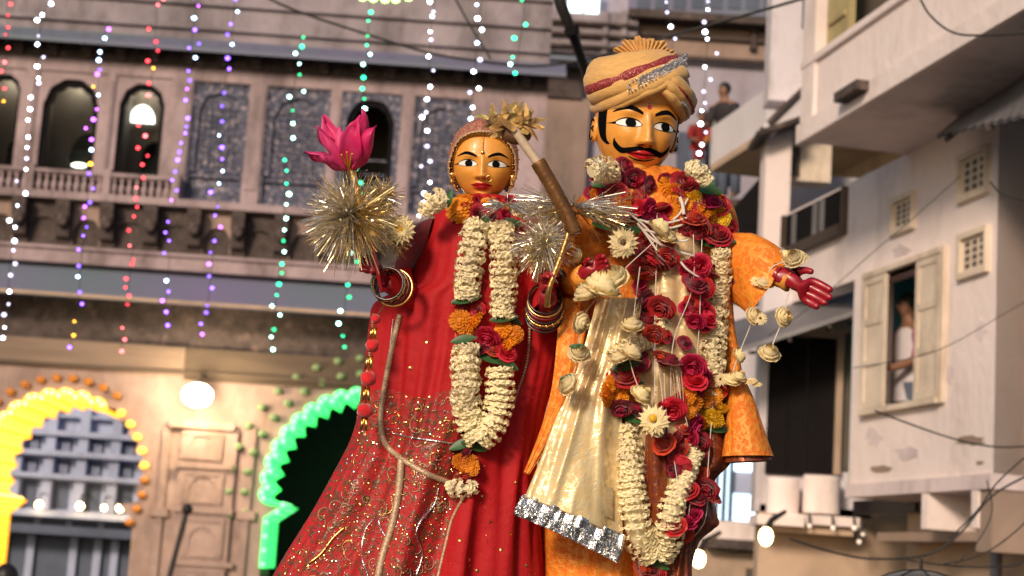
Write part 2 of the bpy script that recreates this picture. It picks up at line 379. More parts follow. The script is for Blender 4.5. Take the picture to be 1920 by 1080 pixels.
for bi,(a,b,k) in enumerate(bays):
    ua, ub = fu(a,270), fu(b,270); uc = (ua+ub)/2; w = (ub-ua)/2
    if k in 'wd':
        ww = w*0.80; zs = z1w-ww*1.0-.10
        ap = archpts(uc, ww, z0w, zs, ww*1.0, 24, 5 if k=='w' else 3, .06)
        arch_plate(F, MB(), ua, ub, z0w, z1w, ap, -0.30, -0.04).build('window_surround', m_stone if k=='w' else m_jali, pal)
        fr = MB(); ip = archpts(uc, ww*.80, z0w, zs, ww*.78, 24, 5, .12)
        for i in range(len(ip)-1): pass
        vs = [F.pt(u_,z_,-.12) for u_,z_ in ap]+[F.pt(u_,z_,-.12) for u_,z_ in ip]+[F.pt(u_,z_,-.2) for u_,z_ in ap]+[F.pt(u_,z_,-.2) for u_,z_ in ip]
        kk = len(ap); fr.add(vs, [f for i in range(kk-1) for f in ((i,i+1,kk+i+1,kk+i),(2*kk+i,3*kk+i,3*kk+i+1,2*kk+i+1),(kk+i,kk+i+1,3*kk+i+1,3*kk+i))])
        wf = fr.build('window_frame', m_black, pal)
        # the room behind: floor, back, sides
        r = MB(); dp = -1.9
        F.box(r, ua-.2, ub+.2, z0w-.2, z1w+.2, dp-.1, dp)
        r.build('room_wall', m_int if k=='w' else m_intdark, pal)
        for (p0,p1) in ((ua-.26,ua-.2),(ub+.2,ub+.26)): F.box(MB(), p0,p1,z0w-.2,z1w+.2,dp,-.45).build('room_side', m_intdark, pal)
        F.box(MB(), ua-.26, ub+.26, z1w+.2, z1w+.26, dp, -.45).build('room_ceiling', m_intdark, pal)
        if k == 'w':
            MB().ball(F.pt(uc-.1, z1w+.08, -.85), .07, 8, 6).build('room_lamp', m_room, pal)
            # inner arch standing in the room
            q0, q1 = ua-.1, ub+.1; off = .28*w
            iap = archpts(uc+off, w*.62, z0w-.2, z0w+(z1w-z0w)*.42, w*.7, 16)
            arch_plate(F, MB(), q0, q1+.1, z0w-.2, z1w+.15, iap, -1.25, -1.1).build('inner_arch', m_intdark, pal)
            for zz in (.30,.42,.55): F.box(MB(), ua-.1, ub+.1, lerp(z0w,z1w,zz), lerp(z0w,z1w,zz)+.03, dp, dp+.05).build('moulding', m_stone, pal)
        else:
            for zz in (.1,.22,.34,.46): F.box(MB(), uc-.1, ub-.06, lerp(z0w,z1w,zz), lerp(z0w,z1w,zz)+.03, -.42,-.36).build('louvre', m_jali, pal)
            F.box(MB(), uc-.08, ub-.05, lerp(z0w,z1w,.1), lerp(z0w,z1w,.14), -.36,-.33).build('sill', m_white2, pal)
    else:
        F.box(MB(), ua, ub, z0w, z1w, -0.45, -0.16).build('carved_panel', m_jali, pal)
        fm = MB(); t = .05
        F.box(fm, ua,ua+t,z0w,z1w,-.16,-.05); F.box(fm, ub-t,ub,z0w,z1w,-.16,-.05)
        F.box(fm, ua+t,ub-t,z1w-t,z1w,-.16,-.06); F.box(fm, ua+t,ub-t,z0w,z0w+t*1.4,-.16,-.06)
        F.box(fm, ua+t,ub-t,lerp(z0w,z1w,.2),lerp(z0w,z1w,.2)+t*.7,-.16,-.08)
        fm.build('panel_frame', m_jali, pal)
        ww = w*.74; zs = z1w-ww-.14
        ap = archpts(uc, ww, lerp(z0w,z1w,.25), zs, ww*.95, 20, 4, .08)
        am = MB(); arch_plate(F, am, ua+t, ub-t, lerp(z0w,z1w,.25), z1w-t, ap, -.158, -.09)
        am.build('panel_arch', m_jali, pal)
        lt = MB(); n = 7
        for i in range(1, n):
            uu = lerp(uc-ww, uc+ww, i/n); F.box(lt, uu-.008, uu+.008, lerp(z0w,z1w,.25), zs+ww*.5*(1-abs(i/n-.5)*1.2), -.158, -.13)
        zz = lerp(z0w,z1w,.25)
        while zz < zs+ww*.4: F.box(lt, uc-ww*.98, uc+ww*.98, zz-.008, zz+.008, -.158, -.135); zz += .12
        lt.build('stone_lattice', m_jali, pal, kind='stuff')
# lit patch inside the third window (a lit inner window) and a small bright lamp
u_, z_ = F.hit(281, 236, -1.82)
lp = [(u_-.24,z_-.14)]+[(u_+.24*cos(pi-pi*i/8)*1.0, z_-.14+.34*sin(pi*i/8)) for i in range(9)]
MB().plate([F.pt(a,b,-1.04) for a,b in lp], F.n*(-.03)).build('lit_inner_window', m_litwin, pal)
u_, z_ = F.hit(148, 310, -1.0)
MB().ball(F.pt(u_,z_,-1.0), .15, 10, 6, (1,.4,.3)).build('lit_inner_window', m_litwin, pal)
u_, z_ = F.hit(222, 232, -1.0)
MB().ball(F.pt(u_,z_,-.95), .06, 8, 6).build('wall_lamp', m_litwin, pal)
# balcony balustrade in front of the three windows
yr0, yr1 = 322, 376
ub0, ub1 = UL, fu(330, 350, .25); zr0, zr1 = fz(yr1,.25,165), fz(yr0,.25,165)
F.box(MB(), ub0, ub1, zr1-.07, zr1, .12, .32).build('balustrade_rail', m_stone, pal)
F.box(MB(), ub0, ub1, zr0, zr0+.06, .12, .32).build('balustrade_foot', m_stone, pal)
bal = MB(); hb = zr1-zr0-.13
prof = [(0,.05),(.12,.05),(.2,.025),(.4,.05),(.55,.055),(.75,.022),(.9,.05),(1,.05)]
bal.grid([[V((r*cos(2*pi*k/6), r*sin(2*pi*k/6), z*hb)) for k in range(6)] for z,r in prof], True)
balme = mk('baluster', bal.v, bal.f, m_stone)
uu = ub0+.08
while uu < ub1-.05:
    if abs((uu-ub0) % 1.2) < .02: pass
    obj('baluster', balme, pal, Matrix.Translation(F.pt(uu, zr0+.06, .22))); uu += .135
for x in (55, 200, 330):
    uu = fu(x, 350, .25); F.box(MB(), uu-.07, uu+.07, zr0-.02, zr1+.06, .1, .34).build('balustrade_post', m_stone, pal)
# storey ledge, bracket frieze, moulding, lower eave, shade-toned band, beams
fband('sill_ledge', 384, 398, -.45, .38, m_stone)
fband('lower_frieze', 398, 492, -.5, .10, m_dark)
bm2 = MB(); pr = [(0,0),(.12,0),(.2,.12),(.5,.18),(.62,.42),(.55,.5),(.9,.62),(1,.8),(1,1),(0,1)]
bm2.plate([V((-.12,-p[0]*.42,p[1]*.80)) for p in pr], V((.24,0,0)))
bm2.ball((0,-.33,.42), .11, 8, 6, (1,.8,1.2))
bm2 = mk('corbel', bm2.v, bm2.f, m_dark)
uu = UL+.3; zf = fz(492,.1)
while uu < UR:
    obj('corbel', bm2, pal, Matrix.Translation(F.pt(uu, zf+.04, .10)) @ RF)
    mb = MB(); ap = archpts(uu+.39, .24, zf+.06, zf+.35, .22, 10, 3, .1)
    arch_plate(F, mb, uu+.13, uu+.65, zf+.06, zf+.84, ap, .1, .16); mb.build('frieze_arch', m_stone2 if random.random()<.3 else m_dark, pal)
    uu += .78
fband('moulding_band', 490, 518, -.5, .30, m_stone)
fband('moulding_lip', 486, 492, .10, .36, m_stone)
eave('lower_eave', 516, 576, .78, m_blue, thick=.06)
fband('eave_edge', 574, 580, .72, .80, m_tan)
fband('shade_toned_band', 574, 664, -.6, -.02, m_dark)  # shaded wall under the eave, its shade put into the dark colour
ub_mid = fu(345, 700)
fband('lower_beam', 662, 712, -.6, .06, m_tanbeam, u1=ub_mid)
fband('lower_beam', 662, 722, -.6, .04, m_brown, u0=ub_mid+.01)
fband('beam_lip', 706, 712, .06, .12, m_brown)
# arcade wall with the two cusped openings
ZW1 = fz(712); 
def arch_bay(xc, ys, wpx, u0, u1, depth, feet=None):
    uc, zs = F.hit(xc, ys); w = wpx/FPX*30.0
    return uc, zs, w
def cusp_profile(uc, zs, w, n=11, amp=.10, k=6, ad=205):
    """cusped arch: scallops between a0 and a1, neck below, then straight jamb"""
    pts = []
    a0, a1 = radians(ad), radians(180-ad)
    for i in range(n*k+1):
        a = lerp(a0, a1, i/(n*k)); s = abs(sin(pi*(i/k)))
        r = w*(1-amp+amp*s**.7)
        pts.append((uc+r*cos(a), zs+r*sin(a)*1.03))
    return pts
arches = []
for (xc, ys, wpx, name, cn) in ((108, 892, 158, 'yellow', 0), (684, 928, 196, 'green', 1)):
    uc, zs = F.hit(xc, ys); w = wpx/FPX*30.0*1.0
    sc_ = cusp_profile(uc, zs, w, 17 if cn == 0 else 21, .075, 6, 196 if cn == 0 else 188)
    zn = sc_[0][1]; jw = w*.93
    left = [(uc-jw, 0.0), (uc-jw, 1.0), (uc-jw, 1.3), (uc-jw, zn-.30), (uc-jw*.80, zn-.04)]
    right = [(uc+jw*.80, zn-.04), (uc+jw, zn-.30), (uc+jw, 1.3), (uc+jw, 1.0), (uc+jw, 0.0)]
    arches.append((uc, zs, w, left+sc_+right))
edges = [UL, (arches[0][0]+arches[1][0])/2, fu(1022, 900)]
DEP = -1.15; DEPS = (-2.3, -1.5)
for i,(uc,zs,w,pts) in enumerate(arches):
    mb = MB(); k = len(pts)
    # triangulated wall with the hole: fan between opening outline and bay rectangle
    u0, u1 = edges[i], edges[i+1]
    out = []
    for j,(a,b) in enumerate(pts):
        if b < zs and a < uc: out.append((u0, b if b>0 else 0.0))
        elif b < zs: out.append((u1, b if b>0 else 0.0))
        else:
            du, dz = a-uc, b-zs; s1 = ((u1-uc)/du if du>1e-6 else (u0-uc)/du if du<-1e-6 else 1e9); s2 = (ZW1-zs)/dz if dz>1e-6 else 1e9
            q = min(s1,s2); out.append((uc+du*q, zs+dz*q))
    for cu in (u0,u1):
        j = min(range(k), key=lambda i: (out[i][0]-cu)**2+(out[i][1]-ZW1)**2); out[j] = (cu, ZW1)
    for (n1, n0, m_, nm) in ((0.0, -.12, m_stone2, 'arcade_wall'),):
        vs = [F.pt(a,b,n1) for a,b in pts]+[F.pt(a,b,n1) for a,b in out]
        mb.add(vs, [(j,j+1,k+j+1,k+j) for j in range(k-1)])
        o = mb.build(nm, m_, pal)
    # intrados of the deep arch
    inn = MB().grid([[F.pt(a,b,0.0) for a,b in pts],[F.pt(a,b,DEPS[i]*.33) for a,b in pts],[F.pt(a,b,DEPS[i]*.66) for a,b in pts],[F.pt(a,b,DEPS[i]) for a,b in pts]])
    inn.build('cusped_soffit', m_stone2, pal)
# panels and mouldings on the pier between the arches
px0, px1 = 322, 436
q = MB(); F.pbox(q, 326, 432, 800, 1150, .0, .09); q.build('pier_pilaster', m_stone2, pal)
for (a,b,y0,y1,n) in ((318,440,790,804,.15),(322,436,868,878,.14),(322,436,950,962,.15),(322,436,1052,1062,.15)):
    q = MB(); F.pbox(q, a,b,y0,y1,.09,n); q.build('pier_moulding', m_stone2, pal)
for (a,b,y0,y1) in ((340,418,812,862),(340,418,886,944),(340,418,972,1046),(340,418,1068,1130)):
    q = MB(); u0,u1,z0,z1 = F.rect(a,b,y0,y1,.1); t=.05
    F.box(q,u0,u0+t,z0,z1,.09,.13); F.box(q,u1-t,u1,z0,z1,.09,.13); F.box(q,u0+t,u1-t,z1-t,z1,.09,.13); F.box(q,u0+t,u1-t,z0,z0+t,.09,.13)
    q.build('pier_panel_frame', m_stone2, pal)
    q = MB(); uc=(u0+u1)/2; ap = archpts(uc,(u1-u0)*.32,z0+t+.01,z0+(z1-z0)*.5,(u1-u0)*.28,10,3,.1)
    arch_plate(F,q,u0+t+.005,u1-t-.005,z0+t+.01,z1-t-.01,ap,.09,.115); q.build('pier_niche', m_stone2, pal)
for (a,b) in ((290,304),(452,466)):
    q = MB(); F.pbox(q,a,b,800,1150,0,.07); q.build('pier_shaft', m_stone2, pal)
for (a,b,y) in ((278,314,952),(444,478,958)):
    q = MB(); F.pbox(q,a,b,y,y+16,0,.12); q.build('pier_capital', m_stone2, pal)
# closing off behind the openings: side and back walls of the passage beyond green arch
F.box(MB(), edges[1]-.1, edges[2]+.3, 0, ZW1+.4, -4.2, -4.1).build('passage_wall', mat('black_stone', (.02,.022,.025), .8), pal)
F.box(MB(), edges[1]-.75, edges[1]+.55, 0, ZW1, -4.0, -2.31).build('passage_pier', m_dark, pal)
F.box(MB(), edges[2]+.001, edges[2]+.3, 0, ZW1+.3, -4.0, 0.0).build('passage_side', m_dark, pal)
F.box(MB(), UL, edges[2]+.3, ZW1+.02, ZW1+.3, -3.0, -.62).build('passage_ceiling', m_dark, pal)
F.box(MB(), UR-.06, UR, fz(386), fz(-200), -3.0, -1.0).build('end_wall', m_terr, pal)
# LED ropes that follow the cusps (things of their own)
m_yel = emat('yellow_rope_glow', (1.0,0.40,0.01), .95)
m_yelw = emat('pale_yellow_rope_glow', (1.0,0.52,0.03), 1.1)
m_grn = emat('green_rope_glow', (0.07,1.0,0.22), .72)
m_org = mat('amber_bulb_off', (0.62,0.22,0.02), 0.4)
m_grnoff = mat('green_bulb_off', (0.20,0.30,0.13), 0.5)
def ropes(name, label, idx, mats, offs, sel, inset):
    uc,zs,w,pts = arches[idx]
    t = thing(name, F.pt(uc,zs+w), label, 'rope light', None); rb = MB()
    for j,o in enumerate(offs):
        line = []
        for (a,b) in pts:
            if not sel(a-uc, b-zs, b): continue
            du,dz = uc-a, zs-b; l = sqrt(du*du+dz*dz) or 1
            k = inset/l if b > zs-w*.6 else 0
            a2 = a+du*k if b > zs-w*.6 else a+(inset if a<uc else -inset)
            line.append(F.pt(a2, b+dz*k, o))
        if len(line) > 1:
            MB().tube(line, .065, 6).build('light_rope', mats[j%len(mats)], t)
            for i_ in range(len(line)-1):
                sl = (line[i_+1]-line[i_]).length; m_ = max(1, int(sl/.11))
                for k_ in range(m_):
                    if (i_+j+k_)%2==0: rb.ball(line[i_].lerp(line[i_+1], (k_+.5)/m_)-F.n*(-.03), .052, 6, 4)
    rb.build('rope_bulbs', m_bulby if idx == 0 else m_bulbg, t, False, 'stuff')
    return t
m_bulby = emat('warm_yellow_led', (1.0,.86,.30), 1.5); m_bulbg = emat('pale_green_led', (.28,1.0,.42), .95)
ropes('arch_rope_light', 'bright yellow light ropes lining the cusped arch at the far left', 0, [m_yelw, m_yel],
      [.02-.16*k for k in range(14)], lambda du,dz,b: (du < .75 and b > 0.9), .05)
ropes('arch_rope_light', 'bright green light ropes lining the cusped arch beside the red robe', 1, [m_grn],
      [.02-.15*k for k in range(10)], lambda du,dz,b: du < .9 and b > 1.0, .05)
# petal-shaped bulbs round the outside of both arches
pet = MB().ball((0,0,0), .085, 8, 6, (1,.6,.8))
petal_me = {}
for key,m_ in (('amber',m_org),('green',m_grnoff),('lit',emat('amber_bulb_lit',(1.0,.50,.06),1.2))):
    petal_me[key] = mk('petal_bulb', pet.v, pet.f, m_, True)
for idx,(key,lab) in enumerate((('amber','row of amber petal bulbs round the outside of the yellow arch'),('green','row of unlit green petal bulbs round the outside of the green arch'))):
    uc,zs,w,_p = arches[idx]; t = thing('bulb_row', F.pt(uc,zs+w*1.2), lab, 'bulb row')
    for i in range(24):
        a = lerp(radians(192), radians(-28), i/23); r = w*1.13 if (idx==1 or a>radians(50)) else w*1.02
        for rr in ((1.0,) if idx==0 else (1.0,1.13)):
            key2 = 'lit' if (idx==0 and a<radians(52) and a>radians(8)) else key
            obj('petal_bulb', petal_me[key2], t, Matrix.Translation(F.pt(uc+r*rr*cos(a), zs+r*rr*sin(a)*1.02, .07)))
# ------------------------------------------------------------------ building seen through the yellow arch
A = Fr((0,46,0), 0)
bb = thing('courtyard_building', A.pt(-13,0), 'pale balconied building tinted dusk blue, seen through the yellow lit arch', 'building')
uA0, uA1 = A.hit(-150,900)[0], A.hit(420,900)[0]
def az(y): return A.hit(160,y)[1]
A.box(MB(), uA0,uA1,0,az(700),-.4,0).build('wall', m_bluebld, bb)
for y0,y1,o in ((812,822,.5),(850,860,.6),(893,902,.6),(780,786,.3),(962,974,.8)):
    A.box(MB(), uA0,uA1,az(y1),az(y0),0,o).build('ledge', m_bluebld, bb)
for y0,y1 in ((824,848),(866,890),(906,958),(978,1010)):
    x = 20
    while x < 300:
        u0 = A.hit(x+4,900)[0]; u1 = A.hit(x+ (52 if y0>900 else 50),900)[0]
        A.box(MB(), u0,u1,az(y1),az(y0),0,.02).build('window', m_bluedk, bb)
        if y0 < 900:
            for j in range(1,6):
                uu = lerp(u0,u1,j/6); A.box(MB(), uu-.03,uu+.03,az(y1),az(y0)-.1,.02,.08).build('baluster', m_bluebld, bb)
        x += 60
for x in (34,94,155,216,276): 
    uu = A.hit(x,900)[0]; A.box(MB(), uu-.13,uu+.13,az(960),az(770),0,.35).build('column', m_bluebld, bb)
A.box(MB(), uA0,uA1,az(1006),az(990),0,1.4).build('canopy', m_bluedk, bb)
A.box(MB(), uA0,uA1,0,az(1006),0,.3).build('ground_storey', m_bluedk, bb)
for x in (15,65,145,190,222,262):
    uu = A.hit(x,1030)[0]; A.box(MB(), uu-.1,uu+.1,0,az(1008),.3,.45).build('post', m_bluebld, bb)
m_warm = emat('warm_bulb', (1.0,0.66,0.28), 14)
for i,(x,y,r_,lab) in enumerate(((73,946,.10,'leftmost'),(150,949,.10,'second from the left'),(195,952,.07,'smallest, third from the left'),(225,953,.10,'rightmost'))):
    u_,z_ = A.hit(x,y,1.0); t = thing('courtyard_lamp', A.pt(u_,z_,1.0), 'small yellow lamp beyond the yellow arch, %s of four' % lab, 'lamp', 'lamps on the courtyard building')
    MB().ball(A.pt(u_,z_,1.0), r_, 8, 6).build('bulb', m_warm, t)
    MB().tube([A.pt(u_,z_+.05,1.0),A.pt(u_,z_+.3,.9),A.pt(u_,z_+.3,.0)], .02).build('bracket', m_dkmetal, t)
# ------------------------------------------------------------------ street flood lamp between the arches
m_flood = emat('flood_lamp_glow', (1.0,0.78,0.48), 95)
lx, lz = F.hit(370, 741, .8)
t = thing('flood_lamp', F.pt(lx,lz,.8), 'dazzling round flood lamp on the wall between the yellow and green arches', 'lamp')
MB().ball(F.pt(lx,lz,.8), .235, 16, 10, (1.12,.8,.85)).build('lamp_glass', m_flood, t, True)
MB().tube([F.pt(lx,lz+.1,.7),F.pt(lx,lz+.38,.5),F.pt(lx,lz+.42,.0)], .03).build('lamp_arm', m_dkmetal, t)
MB().tube([F.pt(lx,lz+.05,.58),F.pt(lx,lz,.4)], [.2,.1], 10).build('lamp_housing', m_dkmetal, t)
# slim dark pole
p0 = P(351, 955, 22); 
t = thing('street_pole', (p0.x,p0.y,0), 'slim dark pole with a small cap standing before the pier between the arches', 'pole')
MB().tube([(p0.x-.35,p0.y,0),(p0.x,p0.y,p0.z)], .035, 8).build('shaft', m_dkmetal, t)
MB().ball(p0, .075, 8, 6).build('cap', m_dkmetal, t)
# ------------------------------------------------------------------ building at the back, centre
B = Fr((0,40,0), 0)
back = thing('rear_house', B.pt(2.5,0), 'brown and lilac plastered house with stacked ledges behind the turban', 'building')
m_lilac = mat('lilac_plaster', (0.36,0.32,0.38), 0.85, scale=.8, var=.15, dirt=((.2,.15,.14),1,.5,.8))
m_brownpl = mat('brown_plaster_wall', (0.30,0.21,0.17), 0.85, scale=.8, var=.2, dirt=((.14,.1,.08),1,.5,.8))
def bq(name, x0,x1,y0,y1,n0,n1,m,fr=B,par=None):
    q = MB(); fr.pbox(q,x0,x1,y0,y1,n0,n1); return q.build(name, m, par or back)
bq('wall', 1000,1480,-60,1300,-.5,0,m_lilac)
bq('upper_window_wall', 1180,1460,-30,24,0,.25,m_blue)
for x in range(1195,1450,34): bq('window', x,x+24,-24,16,.25,.28,m_bluedk)
bq('roof_beam', 1180,1460,24,38,0,.7,m_dark)
bq('brown_wall', 1195,1460,38,108,0,.12,m_brownpl)
bq('ledge', 1195,1460,68,73,.12,.25,m_dark)
bq('ledge', 1195,1460,106,112,.12,.3,m_dark)
bq('drain_pipe', 1408,1418,45,92,.12,.3,m_dark)
bq('side_wall', 1025,1195,20,100,0,.5,m_terr)
bq('lit_window', 1066,1124,-30,24,.5,.53,emat('pale_lit_window',(.75,.95,1.0),1.3))
bq('window_mullion', 1093,1097,-30,24,.53,.56,m_white2)
for y in (40,62,84): bq('ledge', 1025,1195,y,y+5,.5,.68,m_dark)
for x in (1130,1165): bq('pilaster', x,x+10,20,100,.5,.6,m_terr)
bq('eave', 1000,1110,104,112,.0,1.2,m_blue)
bq('frieze', 1000,1092,112,182,0,.5,m_dark)
bq('lower_wall', 1000,1092,182,700,0,.4,m_brownpl)
bq('doorway', 1288,1345,240,330,0,.02,m_bluedk)
bq('terrace_parapet', 1180,1345,262,272,.0,.3,m_dark)
# three onlookers on the terrace
def person_mesh(name, joints, bones, radii, mat_, parent=None, world=None, sub=1, root=0):
    me = bpy.data.meshes.new(name); me.from_pydata([tuple(j) for j in joints], bones, [])
    o = bpy.data.objects.new(name+'_tmp', me); COL.objects.link(o)
    md = o.modifiers.new('skin','SKIN')
    for i,r in enumerate(radii):
        sv = me.skin_vertices[0].data[i]; sv.radius = (r,r) if not isinstance(r,tuple) else r; sv.use_root = (i==root)
    o.modifiers.new('sub','SUBSURF').levels = sub
    dg = bpy.context.evaluated_depsgraph_get(); em = bpy.data.meshes.new_from_object(o.evaluated_get(dg))
    bpy.data.objects.remove(o); em.materials.clear(); em.materials.append(mat_); em.name = name
    em.polygons.foreach_set('use_smooth', [True]*len(em.polygons))
    return obj(name, em, parent, world)
m_skin = mat('brown_skin', (0.26,0.13,0.075), 0.55, scale=20, var=.1)
m_hair = mat('black_hair', (0.012,0.010,0.010), 0.5)
def person(loc, facing, label, shirt, pose='stand', hair=True, group=None, shirt2=None):
    """loc: feet; facing: angle of the gaze, 0 looks towards -Y"""
    w = Matrix.Translation(V(loc)) @ Matrix.Rotation(facing,4,'Z')
    t = bpy.data.objects.new('person', None); _link(t,'person',None,w); tag(t,label,'person',group)
    lean = -.22 if pose=='lean' else 0.0
    J = [(0,0,.98),(0,lean*.4,1.2),(0,lean,1.42),(0,lean-.01,1.52),(0,lean-.02,1.60),(0,lean-.03,1.70),
         (.19,lean,1.42),(-.19,lean,1.42),(.24,lean-.05,1.16),(-.24,lean-.05,1.16),(.20,lean-.28,1.06),(-.20,lean-.28,1.06),
         (.17,lean-.36,1.06),(-.17,lean-.36,1.06),(.1,0,.92),(-.1,0,.92),(.11,0,.5),(-.11,0,.5),(.11,.02,.08),(-.11,.02,.08),(.11,-.12,.04),(-.11,-.12,.04)]
    E = [(0,1),(1,2),(2,3),(3,4),(4,5),(2,6),(2,7),(6,8),(7,9),(8,10),(9,11),(10,12),(11,13),(0,14),(0,15),(14,16),(15,17),(16,18),(17,19),(18,20),(19,21)]
    R = [(.15,.11),(.14,.10),(.15,.10),.055,.075,.085,.07,.07,.05,.05,.04,.04,.035,.035,.09,.09,.06,.06,.045,.045,.04,.04]
    person_mesh('body', J, E, R, m_skin, t, w)
    q = MB(); rows = []
    for z,hw,hd in ((.78,.20,.14),(.95,.185,.13),(1.15,.175,.12),(1.32,.20,.125),(1.42,.20,.11),(1.47,.11,.08)):
        ly = lean*max(0,(z-.98)/.44)
        rows.append([V((hw*cos(2*pi*k/16)*(1+.03*sin(k*2.3)), ly+hd*sin(2*pi*k/16), z)) for k in range(16)])
    q.grid(rows, True); q.build('shirt', shirt, t, True, None, w)
    for s in (1,-1):
        MB().tube([V((s*.18,lean,1.41)),V((s*.24,lean-.03,1.27)),V((s*.245,lean-.06,1.15))],[.085,.075,.07],10).build('sleeve', shirt2 or shirt, t, True, None, w)
        MB().tube([V((s*.1,0,.95)),V((s*.11,0,.5)),V((s*.11,.02,.1))],[.12,.085,.075],10).build('trouser_leg', m_bluedk, t, True, None, w)
    h = MB().ball((0,lean-.005,1.71), .105, 12, 8, (.9,1.0,1.0)); h.build('hair', m_hair, t, True, None, w)
    f = MB().ball((0,lean-.045,1.665), .09, 12, 8, (.85,.85,1.15)); f.ball((0,lean-.13,1.66), .018, 6, 4, (.8,1,1.3)); f.build('face', m_skin, t, True, None, w)
    for s in (1,-1): MB().ball((s*.03,lean-.118,1.685), .009, 6, 4).build('eye', m_black, t, True, None, w)
    MB().ball((0,lean-.118,1.615), .018, 6, 4, (1.3,.5,.4)).build('mouth', mat_lip, t, True, None, w)
    return t
mat_lip = mat('dark_lip', (.2,.05,.04), .5)
m_red = mat('red_cotton', (.30,.02,.02), .9); m_teal2 = mat('pale_teal_cotton', (.18,.38,.38), .9); m_orange2 = mat('orange_cotton', (.55,.22,.05), .8)
m_shirtdk = mat('dark_cotton', (.03,.025,.03), .8); m_pinkw = mat('white_cotton', (.6,.55,.58), .8); m_mag = mat('magenta_cotton', (.5,.04,.2), .8)
# terrace they stand on (behind the oblique parapet)
Bt = B.n
def onl(px,py,d,label,sh,face=0,pose='lean',s2=None):
    p = P(px,py,d); z = p.z-1.72
    return person((p.x,p.y,z), face, label, sh, pose, True, 'onlookers on the terraces', s2)
onl(1310,219,36,'onlooker in a red shirt behind the terrace wall right of the turban', m_red, .2)
onl(1334,217,36.6,'onlooker in a pale teal shirt between the red and orange shirts', m_teal2, -.1)
onl(1353,224,36,'onlooker in an orange shirt behind the terrace wall', m_orange2, -.4)
onl(1374,172,26,'dark silhouetted onlooker leaning over the white parapet higher up', m_shirtdk, -.7)
bq('terrace_wall_front',1270,1372,250,345,4.2,4.4,m_bluedk)
fz3 = P(1330,220,36).z-1.74
MB().hexa([V((x,y,z)) for z in (fz3-.2,fz3) for x,y in ((3.2,34.9),(6.2,34.9),(6.2,39.9),(3.2,39.9))]).build('terrace_floor', m_dark, back)
ter = thing('onlooker_terrace', P(1340,330,27), 'narrow dark terrace slab under the leaning dark onlooker', 'terrace')
pt = P(1374,172,26); zt = pt.z-1.72
MB().hexa([V((x,y,z)) for z in (zt-.15,zt) for x,y in ((pt.x-.55,26.6),(pt.x+1.2,25.3),(pt.x+1.2,31),(pt.x-.55,31))]).build('slab', m_dark, ter)
MB().hexa([V((x,y,z)) for z in (zt-4,zt-.151) for x,y in ((pt.x-.3,29),(pt.x+1.2,29),(pt.x+1.2,30),(pt.x-.3,30))]).build('pier', m_bluedk, ter)
# ------------------------------------------------------------------ near house on the right (its street wall runs away from us)
ANG = math.atan2(.978,-.206)          # direction of the wall, away from the camera
class FrR(Fr):
    def __init__(s, O): s.O = V(O); s.u = V((-.2102,.9777,0)); s.n = V((-.9777,-.2102,0))
R = FrR((3.80,13,0))
G = Fr((0,17.2,0), 0)
nh = thing('white_house', (4.4,14,0), 'whitewashed house at the right edge with open shutters, pierced vents and a big overhanging balcony', 'building')
hit = R.hit
uC = 0.0                                  # near corner
uE = hit(1597, 700)[0]                    # far end of the lower wall
zb = hit(1740, 897)[1]; 
zbal = hit(1700, 255)[1]
zbal = R.hit(1602, 338)[1]               # level of the balcony slab
uF = hit(1472, 400)[0]
zlow2 = hit(1560, 540)[1]
# street wall with a real window opening
wu0, wz0 = hit(1768, 745); wu1, _ = hit(1622, 765)
wz1 = hit(1768, 476)[1]; wz0 = hit(1700, 757)[1]
q = MB()
R.box(q, uC, wu0, zb, zbal, -.25, 0); R.box(q, wu1, uE, zb, zbal, -.25, 0)
R.box(q, wu0, wu1, zb, wz0, -.25, 0); R.box(q, wu0, wu1, wz1, zbal, -.25, 0)
q.build('street_wall', m_white, nh)
q = MB(); R.box(q, uE, uF, zlow2, zbal, -.25, -.004); q.build('street_wall', m_white, nh)
rp = random.Random(8)
for i,(x,y,w_,h_) in enumerate(((1820,826,30,12),(1838,868,10,5),(1700,850,26,14),(1640,820,16,20),(1780,700,14,22),(1690,470,20,14),(1650,880,30,8),(1840,620,12,26))):
    q = MB(); n_ = 14; pts_ = []
    for k in range(n_):
        a = 2*pi*k/n_; f = rp.uniform(.55,1.1); u_,z_ = hit(x+w_*f*cos(a), y+h_*f*sin(a)); pts_.append(R.pt(u_,z_,.004))
    q.plate(pts_, R.n*-.0035); q.build('plaster_patch', (m_soffit, m_tan2)[i in (0,1,6)], nh)
# end face towards us (darker tan) and bottom slab
EF = Fr((3.80,13,0), 0); EF.u = V((.9777,.2102,0)); EF.n = V((-.2102*-1*-1,-.9777,0)); EF.n = V((.2102,-.9777,0))
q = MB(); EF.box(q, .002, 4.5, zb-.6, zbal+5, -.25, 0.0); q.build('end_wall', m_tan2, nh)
q = MB(); R.box(q, -.02, uE, zb-.12, zb-.003, -2.5, .03); q.build('floor_slab', m_soffit, nh)
# recessed ground storey below, with white brackets
q = MB(); R.box(q, -1.5, uE+.2, 0, zb-.12, -1.0, -.7); q.build('ground_wall', m_tan, nh)
for x in (1738, 1832):
    u_ = hit(x, 915)[0]; q = MB(); R.box(q, u_-.05,u_+.05, zb-.42, zb-.12, -.7, .02); q.build('bracket', m_white, nh)
q = MB(); R.box(q, -.6, uE, zb-.50,zb-.42,-.7,-.3); q.build('beam', m_tan2, nh)
